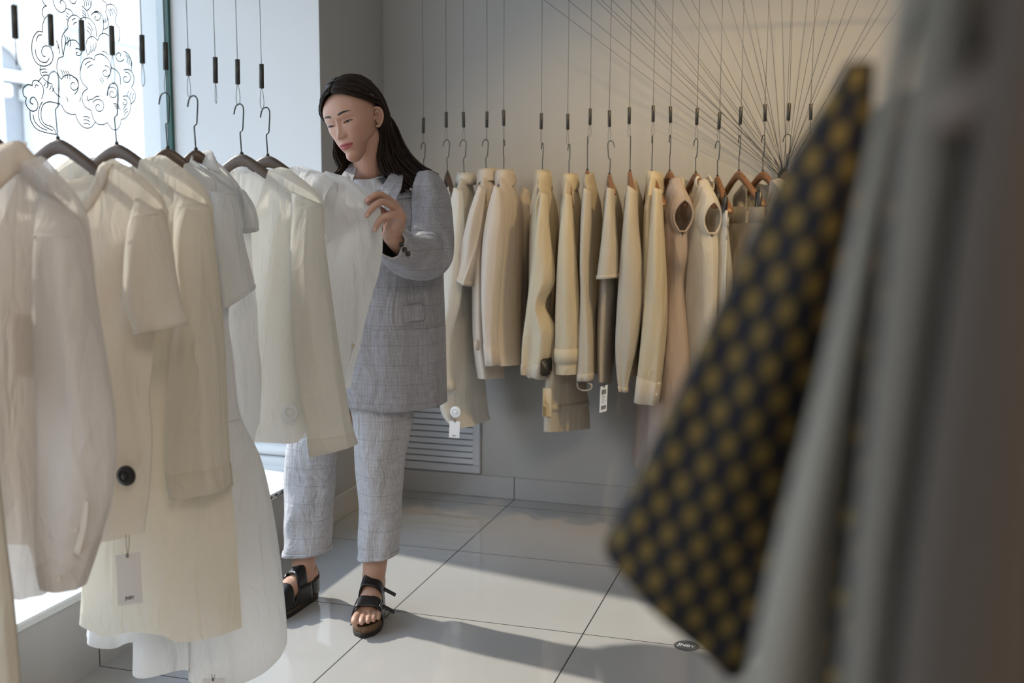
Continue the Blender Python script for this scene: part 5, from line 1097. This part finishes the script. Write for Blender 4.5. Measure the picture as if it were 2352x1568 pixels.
# ---- clothes
def loft_px(rows, seed, fold=.006, n=44, seg=36, cap0=False, cap1=False, power=.9, fine=.0, vert=0.0):
    """rows: (left pixel, right pixel, depth, half thickness): a cloth tube through these silhouettes"""
    Lw = crom([P(*r[0], r[2]) for r in rows], n); Rw = crom([P(*r[1], r[2]) for r in rows], n); bb = crom([r[3] for r in rows], n)[:, 0]
    C = (Lw + Rw) / 2; T = np.gradient(C, axis=0); a = np.linspace(0, 2 * PI, seg, endpoint=False); R = []
    for i in range(n):
        h = (Rw[i] - Lw[i]) / 2; t_ = unit(T[i]); dv = np.cross(unit(h), t_); dv = dv / (np.linalg.norm(dv) + 1e-9)
        if dv[1] > 0: dv = -dv
        t = i / (n - 1); f = fold * (.55 * np.sin(3 * a + seed + 5 * t) + .45 * np.sin(5 * a - 7 * t + 2 * seed) + .4 * np.sin(2 * a + 11 * t + seed * 3)) + fine * np.sin(23 * t + 2.0 * np.sin(2 * a + seed) + seed) * (.6 + .4 * np.cos(a + seed)) + vert * (np.sin(7 * a + seed) * .5 + np.sin(11 * a + 1.3 * seed) * .35)
        ca, sa = sround(np.cos(a), power), sround(np.sin(a), power)
        R.append(C[i] + ca[:, None] * h * (1 + (f / np.linalg.norm(h))[:, None] * .6) + (sa * bb[i] + f * np.sign(sa) * np.abs(sa) ** .5)[:, None] * dv)
    return np.array(R)
def wb(R, name, material, cap0=False, cap1=False, solid=.003, subdiv=0, parent=None):
    b = MB(); b.rings(np.asarray(R), cap0, cap1); b.v = [W2L(v) for v in b.v]
    return b.build(name, material, parent or person, solid=solid, subdiv=subdiv)
# trousers: seat and two cropped legs as one garment
LEGS = [[((792, 880), (942, 880), 2.86, .10), ((818, 960), (940, 955), 2.85, .085), ((822, 1050), (926, 1050), 2.845, .075), ((829, 1120), (921, 1120), 2.85, .07), ((833, 1190), (918, 1190), 2.855, .068), ((830, 1245), (912, 1245), 2.855, .066), ((831, 1275), (909, 1273), 2.855, .066)],
        [((735, 880), (850, 880), 2.89, .10), ((684, 960), (806, 950), 2.88, .085), ((664, 1040), (772, 1035), 2.875, .075), ((662, 1120), (763, 1120), 2.88, .07), ((659, 1190), (756, 1190), 2.885, .068), ((656, 1240), (754, 1240), 2.885, .066), ((654, 1270), (753, 1264), 2.885, .066)]]
b = MB(); hems = []
for k, L in enumerate(LEGS):
    R = loft_px(L, 2 + k * 3, .0045, 60, 40, fine=.0022, vert=.0014)
    R[-6:, :, 2] += 0; hems.append(R); b.rings(R, False, False)
R = loft_px([((770, 810), (915, 810), 2.90, .095), ((755, 850), (930, 850), 2.895, .10), ((745, 905), (940, 900), 2.885, .105)], 3, .003, 14, 40); b.rings(R, True, False)
b.v = [W2L(v) for v in b.v]; tro = b.build('trousers', 'grey_linen_light', person, solid=.002)
for R in hems: wb(np.array([R[-5] * 1.0 + (R[-5] - R[-5].mean(0)) * .012, R[-4] + (R[-4] - R[-4].mean(0)) * .028, R[-2] + (R[-2] - R[-2].mean(0)) * .03, R[-1] + (R[-1] - R[-1].mean(0)) * .02 - [0, 0, .001]]), 'turn_up', 'grey_linen_light', parent=tro)
# white T-shirt under the blazer
def torso(zs, cx, cy, hx, hy, a0=0, a1=2 * PI, seg=60, fold=.004, seed=1, n=40, sq=.9):
    zs, cx, cy, hx, hy = [crom(q, n)[:, 0] for q in (zs, cx, cy, hx, hy)]; a = np.linspace(a0, a1, seg, endpoint=abs(a1 - a0 - 2 * PI) > 1e-6); R = []
    for i in range(n):
        t = i / (n - 1); f = fold * min(1, .3 + t * 1.5) * (np.sin(4 * a + seed + 3 * t) * .6 + .5 * np.sin(9 * a + seed * 2 - 3 * t) + .3 * np.sin(3 * a + 13 * t)); R.append(np.stack([cx[i] + (hx[i] + f) * sround(np.sin(a), sq), cy[i] - (hy[i] + f) * sround(np.cos(a), sq), np.full(len(a), zs[i])], 1))
    return np.array(R)
zn = nk1[2]
R = torso([zn + .030, zn + .012, zn - .03, zn - .1, zn - .3, P(820, 884, 2.76)[2]], [nk1[0], nk1[0] - .002, -1.285, -1.285, -1.285, -1.285], [2.865, 2.87, 2.88, 2.885, 2.89, 2.89], [.057, .068, .12, .15, .15, .16], [.056, .066, .085, .105, .115, .125], fold=.005, seed=4)
dip = np.exp(-(np.linspace(0, 2 * PI, 60, endpoint=False) / .9) ** 2) + np.exp(-((np.linspace(0, 2 * PI, 60, endpoint=False) - 2 * PI) / .9) ** 2)
for i in range(6): R[i, :, 2] -= dip * .018 * (1 - i / 6)
tee = wb(R, 'tshirt', 'tee_cotton', solid=.002)
wb(np.array([R[0] + [0, 0, .002], R[0] + (R[0] - R[0].mean(0)) * .05, R[2] + (R[2] - R[2].mean(0)) * .05, R[3] + (R[3] - R[3].mean(0)) * .02]), 'neck_rib', 'tee_cotton', parent=tee)
# blazer body, open in front
hemz = P(900, 944, 2.78)[2]
A0, A1 = math.radians(14), math.radians(328)
R = torso([zn - .012, zn - .03, zn - .06, zn - .13, zn - .25, zn - .40, (zn + hemz) / 2 - .1, hemz], [-1.29, -1.285, -1.283, -1.28, -1.277, -1.275, -1.272, -1.27], [2.885, 2.89, 2.89, 2.892, 2.895, 2.90, 2.90, 2.90], [.098, .165, .198, .198, .182, .182, .184, .186], [.08, .10, .115, .135, .14, .15, .155, .16], A0, A1, 90, .005, 6, 60, .88)
t = np.linspace(0, 1, 60)[:, None]; R[:, :, 2] -= 0
fr = np.exp(-(np.linspace(0, 1, 90) / .12) ** 2); R[:, :, 0] += fr[None] * np.interp(t[:, 0], [0, .15, .3, .5, 1], [.06, .03, -.01, .03, .005])[:, None]
R[-1, :, 2] += .012 * np.sin(np.linspace(0, 8, 90)) * .5
bz = wb(R, 'blazer', 'grey_linen', solid=.003)
# left sleeve, bent across the front
SL = [((962, 402), (1002, 398), 2.86, .035), ((962, 440), (1018, 424), 2.85, .062), ((957, 490), (1034, 480), 2.835, .072), ((950, 535), (1041, 556), 2.80, .076), ((943, 556), (1024, 612), 2.76, .076), ((938, 546), (968, 632), 2.70, .072), ((930, 530), (920, 620), 2.64, .066), ((921, 524), (890, 602), 2.59, .057), ((917, 520), (876, 586), 2.56, .052)]
RS = loft_px(SL, 5, .007, 60, 40, fine=.0045, vert=.001)
sl = wb(RS, 'blazer_sleeve', 'grey_linen', cap0=True, solid=.003, parent=bz)
wb(np.array([RS[-1], RS[-1] * .86 + RS[-1].mean(0) * .14 + (RS[-3].mean(0) - RS[-1].mean(0)) * .1, RS[-6] * .88 + RS[-6].mean(0) * .12]), 'sleeve_lining', 'grey_linen_light', parent=bz)
def nearest(R, px):
    best = None
    r = MW @ np.array([(px[0] - CX) / F_PX, (px[1] - CY) / F_PX, 1.0]); r = unit(r); q = R.reshape(-1, 3) - CAMP; d = q @ r; e = np.linalg.norm(q - d[:, None] * r, axis=1); k = np.where(e < e.min() + .006)[0]; j = k[np.argmin(d[k])]
    return CAMP + r * d[j]
for px in ((922, 561), (929, 573), (937, 583)):
    p = nearest(RS, px); dr = unit(CAMP - p); b = MB().lathe([(.0001, 0), (.0062, 0), (.0066, .0015), (.0055, .003), (.0001, .0032)], (0, 0, 0), 'z', 16); M = Vector(dr).to_track_quat('Z', 'Y').to_matrix().to_4x4(); M.translation = Vector(p + dr * .002); b.xf(M); b.v = [W2L(v) for v in b.v]; b.build('cuff_button', 'button_dark', bz)
# right sleeve, hidden behind the shirts but for its shoulder
SR = [((750, 402), (790, 400), 2.93, .035), ((735, 430), (792, 440), 2.93, .06), ((712, 500), (782, 510), 2.90, .07), ((698, 560), (768, 580), 2.86, .07), ((720, 610), (775, 570), 2.78, .06), ((765, 580), (785, 515), 2.68, .05)]
wb(loft_px(SR, 8, .006, 44, 32, fine=.003), 'blazer_sleeve', 'grey_linen', cap0=True, parent=bz)
# lapels and collar
def panel_px(poly_rows, name, material, parent, th=.004, n=18):
    """rows of (pixel, depth) points, joined to a curved sheet"""
    rows = [crom([P(*p, Y) for p, Y in r], n) for r in poly_rows]; V = crom(np.array(rows).reshape(len(rows), -1), 14).reshape(14, n, 3)
    b = MB().add(W2L(V.reshape(-1, 3)), grid_faces(14, n)); return b.build(name, material, parent, solid=th)
panel_px([[((903, 388), 2.86), ((896, 400), 2.80), ((884, 420), 2.755), ((874, 445), 2.735), ((878, 480), 2.725), ((893, 520), 2.725)], [((925, 398), 2.85), ((925, 412), 2.80), ((922, 432), 2.745), ((912, 455), 2.722), ((906, 485), 2.712), ((900, 525), 2.718)]], 'lapel', 'grey_linen', bz)
panel_px([[((806, 372), 2.86), ((797, 388), 2.81), ((786, 402), 2.775), ((778, 430), 2.75), ((776, 470), 2.74)], [((820, 374), 2.85), ((818, 392), 2.80), ((812, 412), 2.765), ((804, 436), 2.74), ((790, 475), 2.73)]], 'lapel', 'grey_linen', bz)
panel_px([[((806, 368), 2.87), ((830, 374), 2.95), ((870, 376), 2.96), ((900, 382), 2.93), ((912, 394), 2.86)], [((800, 392), 2.875), ((826, 400), 2.975), ((872, 404), 2.985), ((910, 404), 2.945), ((928, 410), 2.865)]], 'collar', 'grey_linen', bz)
# pockets
def patch_on(R, corners, name, material, off=.004, n=10, th=.003):
    (a, b_, c, d) = corners; V = []
    for i in np.linspace(0, 1, n):
        for j in np.linspace(0, 1, n):
            px = (np.array(a) * (1 - j) + np.array(b_) * j) * (1 - i) + (np.array(d) * (1 - j) + np.array(c) * j) * i; q = nearest(R, px); r = unit(MW @ np.array([(px[0] - CX) / F_PX, (px[1] - CY) / F_PX, 1.0])); dd = (q - CAMP) @ r; V.append(CAMP + r * (dd - off))
    V = np.array(V).reshape(n, n, 3)
    for _ in range(3): V[1:-1, 1:-1] = (V[:-2, 1:-1] + V[2:, 1:-1] + V[1:-1, :-2] + V[1:-1, 2:]) / 4
    b = MB().add(W2L(V.reshape(-1, 3)), grid_faces(n, n)); return b.build(name, material, bz, solid=th)
RF = torso([zn - .012, zn - .03, zn - .06, zn - .13, zn - .25, zn - .40, (zn + hemz) / 2 - .1, hemz], [-1.29, -1.285, -1.283, -1.28, -1.277, -1.275, -1.272, -1.27], [2.885, 2.89, 2.89, 2.892, 2.895, 2.90, 2.90, 2.90], [.098, .165, .198, .198, .182, .182, .184, .186], [.08, .10, .115, .135, .14, .15, .155, .16], A0 - .1, math.radians(120), 200, .005, 6, 200, .88)
patch_on(RF, ((921, 701), (973, 698), (976, 734), (931, 741)), 'pocket_flap', 'grey_linen', .012)
patch_on(RF, ((914, 444), (960, 437), (960, 450), (915, 457)), 'chest_pocket', 'grey_linen', .010)
# sandals: cork footbed, black sole, straps with buckles
def sandal(key, back):
    o, d, s_, at = FEET[key]; n = 44; a = np.linspace(0, 2 * PI, n, endpoint=False)
    f = .081 + .124 * np.cos(a); wd = np.interp(f, [-.045, -.02, .04, .1, .15, .185, .206], [.026, .031, .033, .041, .044, .036, .012]); l = np.where(np.sin(a) > 0, wd, -wd) * np.abs(np.sin(a)) ** .35
    l = l - .004 * np.clip((f - .1) / .1, 0, 1)
    def ring(k, z): return np.array([at(.085 + (ff - .085) * k, ll * k, z - SOLE) for ff, ll in zip(f, l)])
    b = MB().rings([ring(.985, .0), ring(1.0, .002), ring(1.0, .013), ring(.98, .014)]); b.v = [W2L(v) for v in b.v]; so_ = b.build('sandal', 'sole_black', person, angle=40)
    rim = lambda k, z, e: np.array([at(.085 + (ff - .085) * k, ll * k, z - SOLE + e * (1 if abs(ll) > .02 else .6)) for ff, ll in zip(f, l)])
    b = MB().rings([ring(.985, .013), ring(.985, .026), rim(.97, .03, .006), rim(.9, .03, .002), ring(.6, .029), ring(.2, .028)]); b.v = [W2L(v) for v in b.v]; b.build('footbed', 'cork', so_)
    def strap(f0, f1, wid, h, name='strap', tail=True, hs=1.0):
        """band over the foot from the inner to the outer side"""
        u = np.linspace(-1, 1, 26); V = []
        for e in np.linspace(-.5, .5, 7):
            for q in u:
                wl = np.interp(f0 + (f1 - f0) * (q * .5 + .5), [-.045, .04, .1, .15, .19], [.03, .034, .043, .047, .040]) + .005
                z = .022 + h * (1 - abs(q) ** 4.5) * (1 - .10 * q) ; ff = f0 + (f1 - f0) * (q * .5 + .5) + e * wid
                V.append(at(ff, wl * q * (1 - .11 * abs(q) ** 6), max(.012, z - .18 * h * (e + .5) * (1 - abs(q) ** 3)) - SOLE + .0015 * math.cos(e * PI)))
        b = MB().add(W2L(np.array(V)), grid_faces(7, 26)); st = b.build(name, 'leather_black', so_, solid=.0035)
        if tail:
            c = at(f0 + (f1 - f0) * .82, np.interp(f0, [-.045, .04, .1, .15], [.03, .034, .042, .045]) * .80, .022 + h * .62 - SOLE); out = s_ * .8 + np.array([0, 0, .45]); out = unit(out); al = d
            b = MB().tube([c + al * k[0] + (s_ * .55 - np.array([0, 0, .8])) * k[1] + out * .005 for k in ((-.014, -.008), (.014, -.008), (.014, .008), (-.014, .008), (-.014, -.008))], .0016, 6); b.tube([c - al * .0 + (s_ * .55 - np.array([0, 0, .8])) * -.008 + out * .006, c + (s_ * .55 - np.array([0, 0, .8])) * .008 + out * .006], .0012, 6)
            b.v = [W2L(v) for v in b.v]; b.build('buckle', 'buckle_metal', so_)
            v = s_ * .6 - np.array([0, 0, .62]); V = [c + al * w_ + v * q + out * (.006 + .30 * q) for q in np.linspace(0, .042, 6) for w_ in np.linspace(-.011, .011, 5)]
            b = MB().add(W2L(np.array(V)), grid_faces(6, 5)); b.build('strap_end', 'leather_black', so_, solid=.003)
    strap(.140, .118, .046, .068); strap(.066, .045, .044, .108)
    if back:
        V = []
        for e in np.linspace(0, 1, 7):
            for q in np.linspace(-1, 1, 22):
                an = q * 1.9; V.append(at(-.012 - .034 * math.cos(an) + .022 * abs(q) ** 2, .036 * math.sin(an), .026 - SOLE + e * (.062 * (1 - .25 * abs(q)) + .0)))
        b = MB().add(W2L(np.array(V)), grid_faces(7, 22)); b.build('heel_strap', 'leather_black', so_, solid=.0035)
        V = [at(f_, -.036 - .003, z - SOLE) for z in np.linspace(.02, .075, 6) for f_ in np.linspace(.02 + .1 * (z - .02), .115 - .55 * (z - .02), 8)]
        b = MB().add(W2L(np.array(V)), grid_faces(6, 8)); b.build('side_panel', 'leather_black', so_, solid=.0035)
    return so_
sandal('left', False); sandal('right', True)
# ------------------------------------------------------------------ blurred clothes close to the camera
m, nt, out = base_mat('dotted_weave')
tc = node(nt, 'ShaderNodeTexCoord'); sx = node(nt, 'ShaderNodeSeparateXYZ'); nt.links.new(tc.outputs['Object'], sx.inputs[0])
def mth(op, a, b=None):
    n = node(nt, 'ShaderNodeMath', operation=op)
    for k, q in enumerate((a, b)):
        if q is None: continue
        if isinstance(q, (int, float)): n.inputs[k].default_value = q
        else: nt.links.new(q, n.inputs[k])
    return n.outputs[0]
A0_ = mth('ADD', sx.outputs[0], mth('MULTIPLY', sx.outputs[2], -.25)); B0_ = mth('ADD', sx.outputs[2], mth('MULTIPLY', sx.outputs[0], .21))
A_ = mth('SINE', mth('MULTIPLY', A0_, PI / .0106)); B_ = mth('SINE', mth('MULTIPLY', B0_, PI / .0178)); AB = mth('MULTIPLY', A_, B_)
g1 = mth('GREATER_THAN', AB, .34); g2 = mth('LESS_THAN', AB, -.42)
m1 = node(nt, 'ShaderNodeMix', data_type='RGBA'); nt.links.new(g1, m1.inputs['Factor']); m1.inputs[6].default_value = (.02, .015, .009, 1); m1.inputs[7].default_value = (.125, .082, .019, 1)
m2 = node(nt, 'ShaderNodeMix', data_type='RGBA'); nt.links.new(g2, m2.inputs['Factor']); nt.links.new(m1.outputs[2], m2.inputs[6]); m2.inputs[7].default_value = (.004, .005, .013, 1)
b = node(nt, 'ShaderNodeBsdfPrincipled'); b.inputs['Roughness'].default_value = .75; b.inputs['Specular IOR Level'].default_value = .2; nt.links.new(m2.outputs[2], b.inputs['Base Color']); nt.links.new(b.outputs[0], out.inputs[0])
fabric('cloth_grey', (0.27, 0.243, 0.205), .2, wr=.3)
fabric('cloth_mid_grey', (0.17, 0.15, 0.125), .2, wr=.3)
fabric('cloth_warm_grey', (0.07, 0.053, 0.041), .12, wr=.3)
class Near(Back):
    def __init__(s, name, label, cat, Y, hanger_label, material, x=.195, z=1.352):
        s.Yp = Y; s.o = np.array([x, Y, z]); s.m = material; s.t = thing(name, label, cat, s.o); s.h = make_hanger(hanger_label, s.o, 0.0, .6, 'hanger_brown', htop=.12)
        cable(x, Y, 1.60, 1.537, 1.537 - z - .12 + .006, 'slim steel cable above the %s' % label.split(',')[0].split(' between')[0].split(' with a pale')[0])
    def c(s, p, d=0.0):
        q = P(*p, s.Yp + d) - s.o; return (q[0], q[2])
g = Near('hanging_blouse', 'dark blouse with mustard and navy dots and a wide sleeve, blurred in the foreground', 'blouse', .70, 'brown hanger inside the dotted dark blouse', 'dotted_weave')
g.sleeve([(1942, 150), (1885, 255), (1805, 385), (1705, 580), (1605, 790), (1512, 985), (1440, 1150), (1388, 1246)], [(2010, 150), (2000, 300), (1985, 450), (1960, 640), (1930, 820), (1880, 1050), (1815, 1330), (1700, 1548)], 71, b=(.02, .05, .055, .05, .026), d=-.01, fold=.006, far=False)
sh = [(-.19, -.07), (-.15, -.052), (-.07, -.028)]
tp = lambda dp: sh + [(u, -.028 - dp * (1 - (u / .07) ** 2)) for u in (-.04, 0, .04)] + [(-u, z) for u, z in sh[::-1]]
def rs(t):
    t = np.array(t); d_ = np.r_[0, np.cumsum(np.linalg.norm(np.diff(t, axis=0), axis=1))]; x = np.linspace(0, d_[-1], 41); return np.stack([np.interp(x, d_, t[:, 0]), np.interp(x, d_, t[:, 1])], 1)
def near_body(g, L, half, seed, fold=.02, T=(.012, .04, .045, .05)):
    ed = [(.19, -.07), (half * .95, -.25), (half, -L * .6), (half * 1.06, -L)]
    b, s_ = body_panels(rs(tp(.08)), rs(tp(.015)), [(-half * 1.06, -L), (0, -L - .01), (half * 1.06, -L)], [(-u, z) for u, z in ed], ed, list(T), seed, fold, shoulder_k=10); b.build('body', g.m, g.t)
near_body(g, .62, .2, 72)
sr = MB().rings(g.R * [-1, 1, 1], True, False).build('sleeve', g.m, g.t)
g = Near('hanging_coat', 'pale grey long coat with a pale sleeve edge, blurred beside the dotted blouse', 'coat', .50, 'brown hanger inside the blurred pale grey coat', 'cloth_grey', x=.22, z=1.40)
near_body(g, 1.05, .19, 74, .022)
g.sleeve([(2075, -60), (2035, 150), (1985, 400), (1930, 650), (1872, 900), (1805, 1150), (1745, 1400), (1690, 1700)], [(2150, -60), (2085, 150), (2040, 400), (2000, 650), (1968, 900), (1938, 1150), (1912, 1400), (1880, 1700)], 75, b=(.02, .03, .04, .04), d=-.03, fold=.002, far=False)
MB().rings(g.R * [-1, 1, 1], True, False).build('sleeve', g.m, g.t)
g = Near('hanging_jacket', 'mid grey jacket between the pale grey coat and the darkest coat, strongly blurred', 'jacket', .43, 'brown hanger inside the strongly blurred mid grey jacket', 'cloth_mid_grey', x=.22, z=1.40)
near_body(g, .95, .17, 79, .018)
g.sleeve([(2130, -60), (2085, 200), (2055, 400), (2030, 650), (2000, 925), (1965, 1250), (1930, 1600)], [(2280, -60), (2240, 200), (2200, 450), (2160, 700), (2120, 1000), (2085, 1250), (2045, 1650)], 80, b=(.02, .03, .035, .035), d=-.03, fold=.002, far=False)
MB().rings(g.R * [-1, 1, 1], True, False).build('sleeve', g.m, g.t)
g = Near('hanging_coat', 'dark warm grey coat nearest the camera, a blurred band along the picture edge', 'coat', .36, 'brown hanger inside the blurred dark warm grey coat', 'cloth_warm_grey', x=.22, z=1.40)
near_body(g, 1.05, .165, 76, .016)
g.sleeve([(2310, -100), (2262, 200), (2205, 500), (2165, 800), (2125, 1100), (2085, 1400), (2050, 1750)], [(2500, -100), (2460, 200), (2420, 500), (2400, 800), (2380, 1100), (2370, 1400), (2360, 1750)], 77, b=(.02, .03, .035, .035), d=-.01, fold=.003, far=False)
MB().rings(g.R * [-1, 1, 1], True, False).build('sleeve', g.m, g.t)
# round floor sticker
m_ = gl(1577, 1483); t = thing('floor_sticker', 'small dark grey oval floor sticker with white letters on a tile joint', 'sticker', (m_[0], m_[1], .0004))
mat('sticker_grey', (.09, .095, .1), .4, vary=.05); mat('sticker_white', (.75, .75, .76), .4, vary=.02)
MB().lathe([(.0001, 0), (.036, 0), (.036, .0006), (.0001, .0006)], (0, 0, 0), 'z', 40).build('disc', 'sticker_grey', t, angle=40)
text_obj('lettering', 'JNBY', .022, 'sticker_white', t, Matrix.Translation((0, 0, .0008)) @ Matrix.Rotation(math.radians(-8), 4, 'Z'), .0001)
# ------------------------------------------------------------------ light
sun = bpy.data.lights.new('sun', 'SUN'); so = bpy.data.objects.new('sun', sun); COL.objects.link(so)
sun.energy = 4.6; sun.color = (1.0, 0.92, 0.81); sun.angle = math.radians(1.6)
d = Vector((1.0, -0.21, -0.76)); so.rotation_euler = d.to_track_quat('-Z', 'Y').to_euler()
w = bpy.data.worlds.new('sky'); S.world = w; w.use_nodes = True; nt = w.node_tree
bg = nt.nodes['Background']; bg.inputs[1].default_value = 3.6
tc = node(nt, 'ShaderNodeTexCoord'); sx = node(nt, 'ShaderNodeSeparateXYZ'); nt.links.new(tc.outputs['Generated'], sx.inputs[0])
cr = node(nt, 'ShaderNodeValToRGB'); cr.color_ramp.elements[0].position = 0.0; cr.color_ramp.elements[0].color = (0.92, 0.96, 1, 1)
cr.color_ramp.elements[1].position = 0.7; cr.color_ramp.elements[1].color = (0.55, 0.72, 1, 1)
nt.links.new(sx.outputs[2], cr.inputs[0]); nt.links.new(cr.outputs[0], bg.inputs[0])
def spot(name, loc, target, energy, color, size, blend=.6, rad=.02):
    l = bpy.data.lights.new(name, 'SPOT'); o = bpy.data.objects.new(name, l); COL.objects.link(o)
    l.energy = energy; l.color = color; l.spot_size = math.radians(size); l.spot_blend = blend; l.shadow_soft_size = rad
    o.location = loc; o.rotation_euler = (Vector(target) - Vector(loc)).to_track_quat('-Z', 'Y').to_euler()
spot('ceiling_spot', (.55, 2.75, 2.75), (-.35, 4.1, 1.25), 95, (1.0, .70, .33), 58, .9, .05)
spot('ceiling_spot', (-.5, 2.6, 2.75), (-.75, 4.0, 1.1), 42, (1.0, .72, .36), 60, .9, .05)
def area(name, loc, target, energy, color, sx, sy):
    l = bpy.data.lights.new(name, 'AREA'); o = bpy.data.objects.new(name, l); COL.objects.link(o)
    l.shape = 'RECTANGLE'; l.size = sx; l.size_y = sy; l.energy = energy; l.color = color
    o.location = loc; o.rotation_euler = (Vector(target) - Vector(loc)).to_track_quat('-Z', 'Y').to_euler()
area('interior_fill', (.9, -.6, 2.8), (.6, -.3, 0), 60, (1.0, .86, .70), 1.2, 1.2)  # unseen area light, added as warm fill for the shop interior
# daylight of the window as a portal for cleaner sampling
l = bpy.data.lights.new('window_portal', 'AREA'); o = bpy.data.objects.new('window_portal', l); COL.objects.link(o)
l.shape = 'RECTANGLE'; l.size = 2.2; l.size_y = YC - YN; l.cycles.is_portal = True
o.location = (XG - .05, (YC + YN) / 2, (ZP + 2.45) / 2); o.rotation_euler = (0, math.radians(-90), 0)
